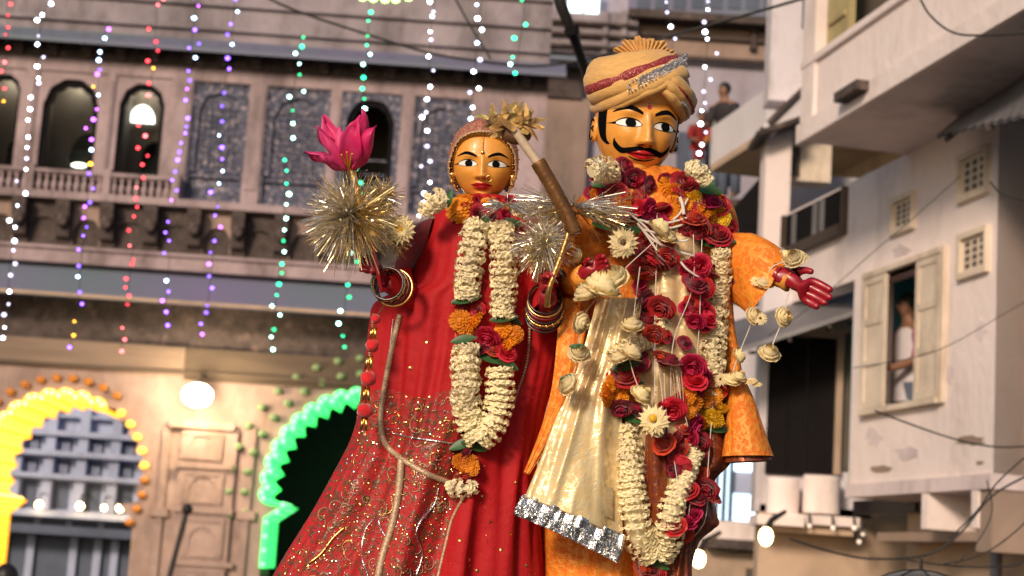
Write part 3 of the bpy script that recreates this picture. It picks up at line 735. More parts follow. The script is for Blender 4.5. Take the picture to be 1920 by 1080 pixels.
# storm-louvre of the shop below
u0_,z1_ = R.hit(1736,934,-.68); u1_,z0_ = R.hit(1612,966,-.68)
q = MB(); R.box(q, u0_,u1_,z0_,z1_,-.7,-.62); q.build('shop_louvre_frame', m_metal, nh)
for k in range(6):
    zz = lerp(z0_,z1_,(k+.5)/6); q = MB(); R.box(q,u0_+.03,u1_-.03,zz-.012,zz+.012,-.62,-.59); q.build('louvre_slat', m_dkmetal, nh)
# pierced vents
def vent(x0,x1,y0,y1,cols,rows):
    u0,z1 = R.hit(x1,(y0+y1)/2-((y1-y0)/2),0); 
    uu0 = R.hit(x1,(y0+y1)/2)[0]; uu1 = R.hit(x0,(y0+y1)/2)[0]; z1 = R.hit((x0+x1)/2,y0)[1]; z0 = R.hit((x0+x1)/2,y1)[1]
    w = bpy.data.objects; q = MB(); t = .05; du=uu1-uu0
    R.box(q,uu0,uu0+t*.6,z0,z1,.0,.05); R.box(q,uu1-t,uu1,z0,z1,.0,.05); R.box(q,uu0+t*.6,uu1-t,z1-t,z1,0,.05); R.box(q,uu0+t*.6,uu1-t,z0,z0+t,0,.05)
    v = q.build('vent_frame', m_cream, nh)
    q = MB(); R.box(q,uu0+t*.6,uu1-t,z0+t,z1-t,.001,.012); q.build('vent_recess', m_cream, v)
    for i in range(cols):
        for j in range(rows):
            a = lerp(uu0+t, uu1-t*1.5, (i+.5)/cols); b = lerp(z0+t*1.4, z1-t*1.4, (j+.5)/rows)
            hw = (uu1-uu0-2*t)/cols*.28; hh = (z1-z0-2*t)/rows*.28
            q = MB(); R.box(q,a-hw,a+hw,b-hh,b+hh,.012,.016); q.build('vent_hole', m_intdark, v)
vent(1802,1857,282,372,3,4); vent(1676,1718,366,436,3,4); vent(1802,1857,432,518,3,4)
# the window: cream frame, two open leaves, teal room, person
q = MB(); t = .05
R.box(q,wu0-t,wu0,wz0-t,wz1+t,-.1,.05); R.box(q,wu1,wu1+t,wz0-t,wz1+t,-.1,.05); R.box(q,wu0,wu1,wz1,wz1+t,-.1,.06); R.box(q,wu0,wu1,wz0-t,wz0,-.1,.08)
wf = q.build('window_frame', m_cream, nh)
ua_ = hit(1726,600)[0]; ub_ = hit(1668,600)[0]
def leaf(u0,u1,n,open_=0.0):
    s = MB(); w = .035
    def bx(a,b,c,d,e,f_):
        R.box(s,a,b,c,d,e,f_)
    bx(u0,u0+.06,wz0+.01,wz1-.01,n,n+w); bx(u1-.06,u1,wz0+.01,wz1-.01,n,n+w)
    for k in range(4):
        zz = lerp(wz0+.01,wz1-.07,k/3); bx(u0+.06,u1-.06,zz,zz+.06,n,n+w)
    lf = s.build('shutter', m_cream, nh)
    for k in range(3):
        z0 = lerp(wz0+.01,wz1-.07,k/3)+.06; z1 = lerp(wz0+.01,wz1-.07,(k+1)/3)
        p = MB(); R.box(p,u0+.06,u1-.06,z0,z1,n+.008,n+.022); p.build('shutter_panel', m_cream, lf)
leaf(wu0+.005, ua_, .02); leaf(ub_, wu1-.005, .02)
q = MB(); R.box(q, wu0-.5, wu1+.8, max(wz0-.9,zb+.0), wz1+.4, -2.6, -2.5); R.box(q, wu1+.8, wu1+.9, max(wz0-.9,zb+.0), wz1+.4, -2.6, -.251); R.box(q,wu0-.6,wu0-.5,max(wz0-.9,zb+.0),wz1+.4,-2.6,-.251)
R.box(q, wu0-.5, wu1+.8, wz1+.4, wz1+.5, -2.6, -.251); R.box(q, wu0-.5, wu1+.8, zb+.001, zb+.05, -2.6, -.251); q.build('room_wall', m_teal, nh)
pc = R.pt(R.hit(1706,600,-.40)[0], wz0-.9, -.40)
person((pc.x,pc.y,hit(1700,540)[1]-1.70), radians(-70), 'man in a white and magenta shirt standing at the open shuttered window', m_pinkw, 'stand', True, None, m_mag)
# balcony: slab and parapet standing out over the street
OUT = 1.0
def rh(x,y,o=OUT): return R.hit(x,y,o)
uB = rh(1500,338)[0]; zs0 = zbal; zs1 = zs0+.10
uS = -3.0
q = MB(); R.box(q, uS, uB, zs0, zs1, .002, OUT); q.build('balcony_slab', m_soffit, nh)
q = MB(); R.box(q, uS, uB+.01, zs0-.03, zs0+.14, OUT, OUT+.05); q.build('slab_edge', m_white, nh)
zp1 = zs0+.66
q = MB(); R.box(q, uS, uB, zs1+.04, zp1, OUT-.12, OUT-.01); q.build('parapet', m_white, nh)
q = MB(); R.box(q, uS, uB+.02, zp1, zp1+.06, OUT-.15, OUT+.03); q.build('parapet_cap', m_white, nh)
q = MB(); R.box(q, uB-.12, uB, zs1, zp1-.003, .0, OUT-.13); q.build('parapet_end', m_white, nh)
q = MB(); R.box(q, uB-.28, uB-.001, zs1+.002, zs0+5.5, OUT-.30, OUT+.02); q.build('corner_pier', m_white, nh)
# upper storey set back
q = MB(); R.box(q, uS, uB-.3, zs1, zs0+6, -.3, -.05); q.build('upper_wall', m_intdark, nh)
# ochre shutter and dark opening next to the pier
ux0 = rh(1595,60,OUT-.1)[0]
q = MB(); R.box(q, ux0, uB-.30, zp1+.07, zs0+5.0, OUT-.14, OUT-.08); sh = q.build('ochre_shutter', m_ochre, nh)
for k in range(5):
    q = MB(); zz = zp1+.3+k*.45; R.box(q, ux0+.06, uB-.36, zz, zz+.05, OUT-.08, OUT-.055); q.build('shutter_rail', m_ochre, sh)
ux1 = rh(1690,20,OUT-.1)[0]
q = MB(); R.box(q, uS, ux1, zp1+.06, zs0+5.5, OUT-.14, OUT-.02); q.build('upper_pier', m_white, nh)
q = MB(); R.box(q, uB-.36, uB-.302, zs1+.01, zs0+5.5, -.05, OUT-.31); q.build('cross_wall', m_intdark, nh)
# spout
a_,b_ = rh(1597,186); q = MB(); R.box(q, rh(1640,186)[0], a_, b_-.05, b_+.03, OUT, OUT+.16); q.build('drain_spout', m_dark, nh)
# shuttered window under the balcony, far end
su0,su1 = hit(1586,400)[0], hit(1478,400)[0]; sz1 = zbal-.03; sz0 = hit(1530,447)[1]
q = MB(); R.box(q,su0,su1,sz0,sz1,-.003,.012); q.build('dark_window', m_black, nh)
q = MB(); R.box(q,su0-.05,su1+.05,sz0-.09,sz0,0,.10); R.box(q,su0-.05,su0,sz0,sz1,0,.06); R.box(q,su1,su1+.05,sz0,sz1,0,.06); q.build('window_frame', mat('dark_brown_wood',(.06,.04,.03),.6), nh)
for fr_ in (.13,.50,.62):
    uu = lerp(su1,su0,fr_); q = MB(); R.box(q,uu-.07,uu+.02,sz0+.02,sz1-.02,.012,.03); q.build('window_bar', m_metal, nh)
# corrugated awning coming in from the right
aw = thing('sheet_awning', (5,12.5,0), 'grey corrugated sheet awning jutting in at the right edge above the vents', 'awning')
pA,pB_,pC_,pD = R.pt(hit(1750,255)[0], hit(1750,257)[1], .25), None, None, None
c0 = P(1748,257,13.6); c1 = P(1960,205,11.2); c2 = P(1990,80,11.6); c3 = P(1850,190,13.9)
n_ = 26; rows = []
for i in range(n_+1):
    t = i/n_; a = c0.lerp(c1,t); b = P(1850,178,14.0).lerp(P(2010,60,11.8),t); off = V((0,0,.008*(1 if i%2 else -1)))
    rows.append([a+off,b+off])
mb = MB().grid(rows); mb.grid([[p-V((0,0,.02)) for p in r] for r in rows]); mb.build('corrugated_sheet', m_metal, aw, kind='')
for k in (.15,.55,.95):
    MB().tube([c0.lerp(c1,k)-V((0,0,.05)), P(1850,178,14.0).lerp(P(2010,60,11.8),k)-V((0,0,.05))], .025).build('rafter', m_dark, aw)
# ------------------------------------------------------------------ recessed house front beyond it (faces us)
gh = thing('recessed_house', (5.6-1.5,17.2,0), 'pale house front with tall black door leaves under a sloping awning', 'building')
def gq(name,x0,x1,y0,y1,n0,n1,m,par=None,fr=G): 
    q = MB(); fr.pbox(q,x0,x1,y0,y1,n0,n1); return q.build(name,m,par or gh)
gq('wall',1424,1640,470,966,-.3,0,m_white2)
gq('wall',1420,1900,960,1180,-.3,0,m_tan)
d1 = gq('door_leaf',1440,1512,632,890,0,.05,mat('black_door',(.010,.008,.008),.9,spec=.15)); gq('door_leaf',1514,1566,626,888,0,.04,bpy.data.materials['black_door'])
gq('door_post',1568,1580,600,890,0,.10,m_tan); gq('door_frame_top',1440,1580,612,630,0,.09,m_tan)
gq('dark_gap',1582,1598,600,884,0,.02,m_intdark)
for x in (1476,): gq('door_rail',x,x+3,640,880,.05,.06,m_black,d1)
# awning with a white underside
q = MB(); a = [G.pt(*G.hit(x,y,0),0.0) for x,y in ((1372,612),(1600,545))]; b = [G.pt(*G.hit(x,y,1.0),1.0) for x,y in ((1355,672),(1606,590))]
q.hexa([b[0],b[1],a[1],a[0]]+[p+V((0,0,.05)) for p in (b[0],b[1],a[1],a[0])]); q.build('sloping_awning', m_metal, gh)
for k in (.2,.5,.8,.97): MB().tube([b[0].lerp(b[1],k)-V((0,0,.03)), a[0].lerp(a[1],k)-V((0,0,.35))], .02).build('awning_strut', m_dark, gh)
gq('tan_pelmet',1480,1596,588,618,.0,.25,m_tan)
# rounded white water drums / plinth below the door
gq('shelf',1458,1612,966,984,0,.5,m_white)
dr = MB(); uc_,zc_ = G.hit(1534,890,.25)
for nm,x0,x1,y0 in (('drum',1506,1572,891),('drum',1438,1496,895)):
    u0,z1 = G.hit(x0,y0,.25); u1,z0 = G.hit(x1,966,.25); r_ = (u1-u0)/2; c = G.pt((u0+u1)/2,0,.28)
    tw = thing('water_drum', (c.x,c.y,z0), 'white drum under the black door, %s' % ('right one, below the right door leaf' if x0>1500 else 'left one, beside the lit doorway'), 'drum', 'white drums below the door')
    rr = []
    for k in range(13):
        zz = lerp(z0+.0,z1,k/12); ra = r_*(1+.035*(k%2)); rr.append([V((c.x+ra*cos(2*pi*j/20), c.y+ra*.8*sin(2*pi*j/20), zz)) for j in range(20)])
    m_ = MB().grid(rr, True); m_.v.append(V((c.x,c.y,z1+.01))); n = len(m_.v)-1; m_.f += [(12*20+j,12*20+(j+1)%20,n) for j in range(20)]
    m_.build('drum_body', m_white, tw, True); None
gq('shelf',1420,1508,966,985,0,.56,m_white)
gq('drum_support_wall',1430,1600,985,1000,0,.4,m_tan)
# lit doorway beside the robe hem
H = Fr((0,22,0),0)
ld = thing('lit_shop', H.pt(2.9,0), 'bluish white lit doorway with dark posts below the orange cloth tail', 'building')
def hq(name,x0,x1,y0,y1,n0,n1,m,par=None): q = MB(); H.pbox(q,x0,x1,y0,y1,n0,n1); return q.build(name,m,par or ld)
m_cold = emat('cold_lit_glass', (.62,.85,1.0), 1.25)
hq('shop_wall',1270,1440,560,858,-.3,0,m_white2); hq('shop_wall',1418,1450,858,1180,-.3,.0,m_white); hq('shop_wall',1270,1420,976,1180,-.3,0,m_white)
hq('lit_glass',1338,1418,858,976,-.2,-.1,m_cold)
for x in (1342,1356,1369): hq('door_post',x,x+6,858,976,-.1,.02,m_bluedk)
hq('lit_sign',1380,1404,868,880,-.08,-.02,emat('white_lit_tube',(1,1,1),2.5)); hq('shop_shutter',1372,1416,884,926,-.09,-.05,m_bluebld)
hq('dark_ledge',1325,1450,1012,1030,0,.6,m_dark); hq('lower_wall',1270,1450,1035,1180,0,.3,m_tan); hq('dark_opening',1398,1432,1066,1120,.3,.33,m_intdark)
# other house C with stepped parapets
C_ = FrR((3.3,20,0))
ch = thing('stepped_house', (3.5,21,0), 'pale house with stepped slanting parapets between the turban and the white house', 'building')
def cbox(name,u0,u1,z0,z1,n0,n1,m,par=None): q = MB(); C_.box(q,min(u0,u1),max(u0,u1),min(z0,z1),max(z0,z1),n0,n1); return q.build(name,m,par or ch)
def chh(x,y,o=0): return C_.hit(x,y,o)
# lower balcony: white slanting parapet with tan underside
ua,za = chh(1334,322,0); ub,zb_ = chh(1437,212,0)
zl = (chh(1334,322)[1]+chh(1426,237)[1])/2; zu = (chh(1334,255)[1]+chh(1436,150)[1])/2
cbox('parapet', ub, ua, zl, zu, -.12, 0, m_white2)
cbox('parapet_end', ua, ua+.1, zl, zu, -1.4, 0, m_white2)
cbox('balcony_floor', ub-1.5, ua, zl-.1, zl-.002, -1.6, 0.02, m_tan)
cbox('balcony_wall', ub-1.5, ua+.2, zl-2.6, zl-.1, -1.7, -1.6, m_tan)
cbox('dark_doorway', ub-.6, ua-.4, zl-2.6, zl-1.0, -1.6, -1.57, m_black)
# pier and walls behind it (nearer)
D = FrR((3.05,18,0))
def dbox(name,x0,x1,y0,y1,n0,n1,m,xr=None,par=None):
    u0 = D.hit(x1,(y0+y1)/2,n1)[0]; u1 = D.hit(x0,(y0+y1)/2,n1)[0]; xm = xr or (x0+x1)/2
    q = MB(); D.box(q,u0,u1,D.hit(xm,y1,n1)[1],D.hit(xm,y0,n1)[1],n0,n1); return q.build(name,m,par or ch)
S = Fr((0,18.5,0),0)
def sq(name,x0,x1,y0,y1,n0,n1,m,par=None): q = MB(); S.pbox(q,x0,x1,y0,y1,n0,n1); return q.build(name,m,par or ch)
sq('pier',1432,1480,240,560,-.4,0,m_white)
sq('upper_wall',1446,1534,-80,190,-.5,-.1,m_white2)
sq('grey_window',1506,1530,-80,52,-.1,-.07,m_bluedk); 
sq('cream_wall',1480,1560,190,340,-.6,-.3,m_cream)
sq('rear_wall',1470,1620,330,580,-1.6,-1.2,m_white2); sq('dark_gap',1478,1500,275,330,-.3,-.28,m_intdark)
q = MB(); S.poly(q,[(1428,236),(1527,140),(1531,196),(1450,250)],-.5,.25); q.build('slanting_parapet', m_white2, ch)
q = MB(); S.poly(q,[(1440,224),(1528,138),(1530,146),(1444,232)],.0,.32); q.build('mossy_cap', m_dark, ch)
q = MB(); S.poly(q,[(1420,245),(1498,218),(1500,226),(1424,254)],-.4,.35); q.build('ledge', m_dark, ch)
q = MB(); S.poly(q,[(1370,395),(1432,325),(1432,450),(1380,470)],-1.2,-.6); q.build('dark_opening', m_black, ch)
sq('lower_front',1336,1440,440,560,-1.3,-.8,m_white2)
pq = P(12,1074,13); person((pq.x,pq.y,pq.z-1.74), pi, 'dark head of a passer-by at the bottom left corner', m_shirtdk)
# ------------------------------------------------------------------ lamps lower right
def conelamp(px,py,d,label,r_=.055):
    p = P(px,py,d); t = thing('street_bulb', p, label, 'lamp', 'bare warm bulbs at the lower right')
    MB().ball(p, r_, 12, 8, (.9,.9,1.2)).build('bulb', m_warm, t, True)
    MB().tube([p+V((0,0,r_)), p+V((.06,.05,.16)), p+V((.22,.3,.25))], [.03,.03,.02], 8).build('holder', m_dkmetal, t)
conelamp(1436,1006,15.5,'bare warm bulb below the white drums, upper right of the two bulbs',.07)
conelamp(1310,1048,15.0,'bare warm bulb beside the maroon cloth hem, lower left of the two bulbs',.065)
for i,(x,y,r_,lb) in enumerate(((1518,986,.022,'leftmost on the shelf edge'),(1562,990,.025,'in the middle of the shelf edge'),(1602,990,.026,'at the right end of the shelf edge'),(1618,1002,.02,'just right of the shelf end'),(1611,1016,.024,'lowest, under the shelf end'))):
    u_,z_ = G.hit(x,y,.6); p = G.pt(u_,z_,.6); t = thing('shelf_bulb', p, 'small pale bulb hanging under the white shelf, '+lb, 'lamp', 'small bulbs under the shelf')
    MB().ball(p, r_, 8, 6).build('bulb', emat_pale if i else (globals().setdefault('emat_pale', emat('pale_bulb',(1,.84,.70),.32))), t, True)
    MB().tube([p,G.pt(u_,z_+.12,.55)], .012).build('lamp_cord', m_wire, t)
# drain pipe below the white house
p = R.pt(hit(1775,930)[0], 0, -.45); t = thing('drain_pipe', (p.x,p.y,0), 'grey vertical pipe in front of the tan shop wall at lower right', 'pipe')
MB().tube([V((p.x,p.y,0)),V((p.x,p.y,R.hit(1775,925,-.45)[1]))], .05, 10).build('pipe', m_metal, t, True)
for zz in (1.0,1.7,2.2): MB().tube([V((p.x,p.y,zz)),V((p.x,p.y,zz+.05))], .065, 10).build('clamp', m_dkmetal, t)
# black umbrella top at the bottom edge
c = P(1725,1130,6.5); t = thing('umbrella', (c.x,c.y,c.z), 'black umbrella seen from below at the lower right edge', 'umbrella')
rr = []; ns = 8
for i in range(7):
    a = i/6*radians(62); row = []
    for k in range(32):
        th = 2*pi*k/32; sc_ = 1-.06*abs(sin(th*ns/2))*0 - .05*(1-abs(cos(th*ns/2)))*i/6
        row.append(V((c.x+.34*sin(a)*cos(th)*1.0*sc_, c.y+.34*sin(a)*sin(th)*sc_, c.z-.2+.34*cos(a)*.95)))
    rr.append(row)
MB().grid(rr, True).build('canopy', mat('black_nylon',(.03,.03,.035),.45,sheen=.3), t, True)
for k in range(8):
    th = 2*pi*k/8; MB().tube([V((c.x+.342*sin(i/6*radians(62))*cos(th), c.y+.342*sin(i/6*radians(62))*sin(th), c.z-.2+.342*cos(i/6*radians(62))*.95)) for i in range(7)], .004, 4).build('rib', m_dkmetal, t)
MB().tube([V((c.x,c.y,c.z+.17)),V((c.x,c.y,c.z-.75))], .008, 6).build('shaft', m_dkmetal, t)
person((c.x+.05,c.y+.05,c.z-2.35+.0), pi, 'person below the frame holding the black umbrella', m_shirtdk) if False else None
# ------------------------------------------------------------------ hanging LED strings
LED = {}
def led(key, col, s):
    q = MB().ball((0,0,0), .0115, 8, 6, (1.15,1,1)); LED[key] = mk('led_bulb', q.v, q.f, emat('led_'+key, col, s), True)
for k,c_,s in (('white',(.85,.90,1.0),9),('whitedim',(.62,.60,.85),2.6),('green',(.03,1.0,.42),3.6),('greendim',(.03,.75,.28),1.8),('cyanwhite',(.45,1.0,.85),7),
               ('violet',(.22,.10,1.0),5),('violetdim',(.20,.10,.85),2.6),('magenta',(.55,.12,1.0),4.5),('icy',(.45,.68,1.0),7),('red',(1.0,.045,.06),4.5),('reddim',(.85,.05,.07),2),('amber',(1.0,.42,.03),4.5),('pink',(1.0,.12,.14),4.5)):
    led(k, c_, s)
pal_ = {'white':['white']*6+['whitedim']*4,'purple':['violet']*5+['violetdim']*3+['magenta']*3+['icy']*2,'mixed':['violet']*4+['magenta']*2+['icy']*2+['amber']*2+['violetdim']*2,
        'red':['red']*5+['pink']*2+['reddim']*2+['amber']*1,'green':['green']*5+['greendim']*4+['cyanwhite']*3,'pale':['white']*5+['whitedim']*4+['icy']}
strings = [
 ([(12,-30),(14,40),(10,120),(4,200)],'red','short string of red lights at the very left edge of the picture',14),
 ([(98,-30),(75,60),(68,140),(50,240),(42,330),(22,470),(14,560),(8,640)],'white','leftmost long string of white lights',13),
 ([(200,50),(190,100),(180,200),(172,260),(165,360),(155,460),(145,580),(132,650)],'mixed','string of violet lights with amber ones mixed in',13),
 ([(296,-10),(293,30),(288,120),(268,250),(262,340),(255,410),(245,500),(235,600),(226,662)],'red','long string of red lights hanging over the arched windows',13),
 ([(368,-30),(360,80),(352,170),(345,260),(330,360),(318,480),(310,590),(300,640)],'purple','string of violet lights right next to the red string',13),
 ([(441,-30),(435,80),(420,170),(412,270),(405,400),(397,500),(385,610),(380,645)],'purple','string of violet lights crossing the first blue carved panel',13),
 ([(567,62),(555,135),(545,250),(538,340),(530,440),(523,520),(512,610),(508,665)],'green','string of green lights left of the pink lily',12.5),
 ([(694,-10),(690,80),(685,150),(680,210),(675,300),(662,480),(650,540),(645,600),(641,655)],'green','string of green lights passing behind the pink lily and the tinsel ball',12.5),
 ([(820,-20),(808,50),(805,145),(800,250),(798,340),(790,420)],'pale','string of white lights ending at the shoulder of the red idol',12),
 ([(905,-20),(893,100),(886,180),(880,270)],'pale','string of white lights ending at the top of the red idol headscarf',12),
 ([(988,-20),(975,80),(964,162)],'green','short string of green lights above the gold foil tuft',12),
 ([(1243,-20),(1254,40),(1262,70),(1258,120)],'pale','short string of pale lights just right of the turban tuft',12),
 ([(1328,-30),(1326,80),(1320,190),(1318,240),(1308,306)],'white','string of white lights right of the turban, ending beside the moustached idol cheek',12.5)]
for (pts, pk, lab, d) in strings:
    W_ = [P(x,y,d) for x,y in pts]; n = 60; path = catmull(W_, n)
    t = thing('light_string', W_[0], lab, 'light string', 'light strings hanging over the street')
    MB().tube(path, .0024, 4).build('wire', m_wire, t)
    L = 0; nxt = .02; sp = 21*d/FPX
    for i in range(n-1):
        seg = (path[i+1]-path[i]).length
        while nxt <= L+seg:
            p = path[i].lerp(path[i+1], (nxt-L)/seg)
            k = random.choice(pal_[pk]); p = p+V((random.gauss(0,.021), random.gauss(0,.03), random.gauss(0,.008)))
            s = random.uniform(.7,1.3)
            obj('led_bulb', LED[k], t, Matrix.Translation(p) @ Matrix.Scale(s,4)); nxt += sp*random.uniform(.7,1.3)*(2 if random.random()<.04 else 1)
        L += seg
t = thing('light_string', P(730,0,12.5), 'cluster of yellow-green lights at the top edge above the upper ledge', 'light string', 'light strings hanging over the street')
path = [P(660,-12,12.5),P(700,-4,12.5),P(740,0,12.5),P(790,-8,12.5)]
MB().tube(path, .0016, 3).build('wire', m_wire, t)
gy = MB().ball((0,0,0), .02, 8, 6, (1.4,1,1)); gm = mk('led_bulb', gy.v, gy.f, emat('led_lime', (.30,1.0,.12), 8), True)
for x,y in ((680,-4),(700,-2),(722,0),(742,0),(766,-4)): obj('led_bulb', gm, t, Matrix.Translation(P(x,y,12.5)))
# ------------------------------------------------------------------ overhead cables
def cable(pts, r_, label, cat='cable', name='overhead_cable', n=30):
    W_ = [P(*p) for p in pts]; q = MB().tube(catmull(W_, n), r_, 6); me = mk(name, [v-W_[0] for v in q.v], q.f, m_wire, True)
    o = obj(name, me, None, Matrix.Translation(W_[0])); tag(o, label, cat, 'cables strung over the street'); return o
cable([(490,-10,14),(560,22,14),(700,68,14),(800,98,14),(880,112,14),(1000,124,14),(1100,112,14)], .011, 'long black cable running down from the upper left towards the turban')
cable([(1098,112,10),(1180,90,10),(1300,55,10),(1420,22,10),(1530,-10,10)], .009, 'black cable rising from behind the turban tuft to the upper right')
cable([(850,-10,13),(880,45,13),(920,110,13)], .008, 'thin cable slanting across the grey terrace wall at the top')
cable([(1722,-10,9),(1745,30,9),(1790,62,9),(1850,66,9),(1930,62,9)], .006, 'thin cable drooping across the upper white parapet')
cable([(1440,630,11),(1520,575,11),(1640,470,11),(1700,420,11),(1800,330,11)], .0028, 'thin wire rising along the wall of the white house')
cable([(1640,770,10),(1720,800,10),(1800,826,10),(1870,838,10),(1940,836,10)], .0055, 'cable sagging under the open shutters')
cable([(1856,340,9),(1880,365,9),(1930,378,9)], .004, 'short wire leaving the upper right vent')
cable([(1480,1010,9),(1560,1035,9),(1640,1048,9),(1740,1040,9),(1800,1000,9),(1860,930,9),(1930,890,9)], .0065, 'thick cable curving up from the shop front to the right edge')
cable([(1780,1010,8),(1830,960,8),(1870,905,8),(1930,850,8)], .004, 'upper of the thin cables fanning out at lower right')
cable([(1760,1060,8),(1840,1040,8),(1900,1000,8),(1940,960,8)], .004, 'middle cable of the fan at the lower right corner')
cable([(1700,1050,8),(1800,1062,8),(1900,1060,8),(1940,1040,8)], .004, 'lowest cable of the fan at the lower right corner')
cable([(1850,900,8),(1860,960,8),(1830,1020,8),(1790,1060,8)], .003, 'thin cable looping down beside the grey pipe')
cable([(1600,690,11),(1750,660,11),(1880,590,11),(1930,560,11)], .0028, 'thin wire crossing the wall right of the shutters')
pb = P(1046,-30,9); pe = P(1103,160,9.4)
t = thing('slanting_pole', P(1046,-30,9), 'thick dark slanting pole coming down from the top behind the turban', 'pole')
MB().tube([P(1038,-60,9),P(1052,10,9),P(1078,75,9.1),P(1104,150,9.3),P(1135,260,9.5)], [.034,.032,.028,.025,.022], 8).build('shaft', m_dkmetal, t, True)
MB().tube([P(1070,52,9),P(1075,66,9)], .04, 8).build('collar', m_black, t)
# ================================================================== the two idols
def bvh_of(me, world=None):
    w = world or Matrix.Identity(4)
    return BVHTree.FromPolygons([w @ v.co for v in me.vertices], [tuple(p.vertices) for p in me.polygons])
BODY = []
def surf(px, py, off=0.0, dflt=3.5, only=None):
    d = ray(px, py); dn = d.normalized(); best = None
    for b in (only or BODY):
        h = b.ray_cast(EYE, dn, 8)
        if h[0] is not None and (best is None or h[3] < best[3]): best = h
    if best is None: return EYE + d*dflt - dn*off, -dn
    n = best[1]
    if n.dot(dn) > 0: n = -n
    return best[0] - dn*off, n
PXM = 3.6/FPX
def loft(rows, D, hd, mat_, name, parent, ns=150, nt_=120, amp=.012, freq=3.5, seed=0.0, pred=None, ampf=None, vs=.0016, cx=None, closed=True):
    """rows: (y, xL, xR[, depth factor]); cross-sections are ellipses with folds"""
    y0, y1 = rows[0][0], rows[-1][0]; grid = []
    for i in range(nt_+1):
        y = lerp(y0, y1, i/nt_); r = interp(rows, y); xl, xr = r[0], r[1]; k = r[2] if len(r) > 2 else 1.0
        c = P((xl+xr)/2, y, D); hw = (xr-xl)/2*D/FPX; row = []
        A = amp*(ampf(y) if ampf else (i/nt_)**.8)
        for j in range(ns):
            th = 2*pi*j/ns
            n1 = noise.noise(V((cos(th)*freq, sin(th)*freq, y*vs+seed)))
            n2 = noise.noise(V((cos(th)*freq*2.6+7, sin(th)*freq*2.6, y*vs*1.6+seed+9)))
            f = (1-2.4*abs(n1))*1.0 + .35*n2*2 - .35
            rr = 1 + 0.0
            x = cos(th)*hw; z = -sin(th)*hd*k
            nx, nz = cos(th), -sin(th)
            e = A*f*(1-.75*abs(cos(th))**4)
            row.append(c + _r*(x+nx*e) + V((0,1,0))*(z+nz*e))
        grid.append(row)
    q = MB().grid(grid, closed)
    me = mk(name, q.v, q.f, mat_, True)
    if pred:
        for p in me.polygons:
            c = p.center - EYE; d = c.dot(_f); x = 960+c.dot(_r)/d*FPX; y = 540-c.dot(_u)/d*FPX
            if pred(x, y): p.material_index = 1
    o = obj(name, me, parent); BODY.append(bvh_of(me)); return o
def sheet(rows, mat_, name, parent, nu=40, nv=60, amp=.006, freq=6, seed=0., thick=.0015, bulge=.0, along=.8, add=True, sm=True):
    """cloth patch through rows of (x,y,depth) control points"""
    k = len(rows[0]); R_ = [catmull([P(*p) for p in r], nu) for r in rows]
    cols = [catmull([R_[i][j] for i in range(len(rows))], nv) for j in range(nu)]
    g = []
    for i in range(nv):
        row = []
        for j in range(nu):
            p = cols[j][i]; u = j/(nu-1); v = i/(nv-1)
            f = 1-2.2*abs(noise.noise(V((u*freq+seed, v*along+seed*2, seed)))) + .5*noise.noise(V((u*freq*2.5, v*2+seed, 3)))
            row.append(p - V((0,1,0))*(amp*f + bulge*sin(pi*u)))
        g.append(row)
    q = MB().grid(g); me = mk(name, q.v, q.f, mat_, sm)
    o = obj(name, me, parent); 
    if thick:
        md = o.modifiers.new('solid','SOLIDIFY'); md.thickness = thick; md.offset = 0
    if add: BODY.append(bvh_of(me))
    return o
# materials
m_face = mat('orange_enamel_face', (0.88,0.40,0.07), 0.36, scale=9, var=.12, col2=(0.80,0.32,0.05), coat=.18, bump=.12, bscale=24)
m_ink = mat('black_paint', (0.004,0.004,0.005), 0.8, spec=.05)
m_eyew = mat('white_paint', (0.82,0.80,0.74), 0.45)
m_lips = mat('red_paint', (0.55,0.012,0.02), 0.25, coat=.5)
m_lipdk = mat('dark_red_paint', (0.20,0.006,0.01), 0.3, coat=.5)
m_redp = mat('crimson_painted_hand', (0.33,0.008,0.02), 0.4, coat=.25, scale=15, var=.3)
m_redcl = mat('red_cotton_robe', (0.45,0.008,0.012), 0.7, scale=5, var=.16, bump=.45, bscale=34, spec=.3)
m_emb = brocade('embroidered_red_cloth', (0.42,0.010,0.012), (0.17,0.06,0.03), 85, .65, 0, .15, (.56,.64), .6)
m_maroon = mat('maroon_velvet', (0.16,0.012,0.018), 0.7, scale=6, var=.3, sheen=.3)
m_gold = mat('polished_gold', (0.95,0.60,0.20), 0.25, metal=1.0, var=.15)
m_foil = mat('gold_foil', (1.0,0.56,0.20), 0.33, metal=1.0, scale=40, var=.2, bump=.6, bscale=90, objrand=.3)
m_silver = mat('silver_foil', (0.85,0.85,0.88), 0.22, metal=1.0, scale=40, var=.2, bump=1.0, bscale=160)
m_trim = mat('beaded_buff_trim', (0.55,0.38,0.24), 0.45, scale=220, var=.5, bump=1.0, bscale=500, metal=.25)
m_goldsat = brocade('gold_satin', (0.74,0.54,0.26), (0.88,0.70,0.40), 60, .55, .12, .35, (.35,.55), .35)
m_orangesat = brocade('orange_brocade', (0.80,0.19,0.012), (0.85,0.30,0.03), 75, .72, .0, .10, (.4,.52), .8, rough2=.5)
m_kurta = brocade('pale_gold_satin', (0.60,0.42,0.20), (0.78,0.58,0.32), 45, .55, .12, .35, (.35,.55), .4)
m_coat = brocade('maroon_brown_brocade', (0.17,0.03,0.015), (0.30,0.07,0.02), 60, .5, .1, .4, (.4,.5), .6)
m_turb = mat('tan_turban_silk', (0.78,0.44,0.13), 0.48, scale=14, var=.15, bump=.5, bscale=150, sheen=.3, stretch=(.4,.4,3))
m_turbm = brocade('maroon_turban_band', (0.30,0.012,0.02), (0.60,0.22,0.18), 30, .5, 0, .3, (.6,.66), .5)
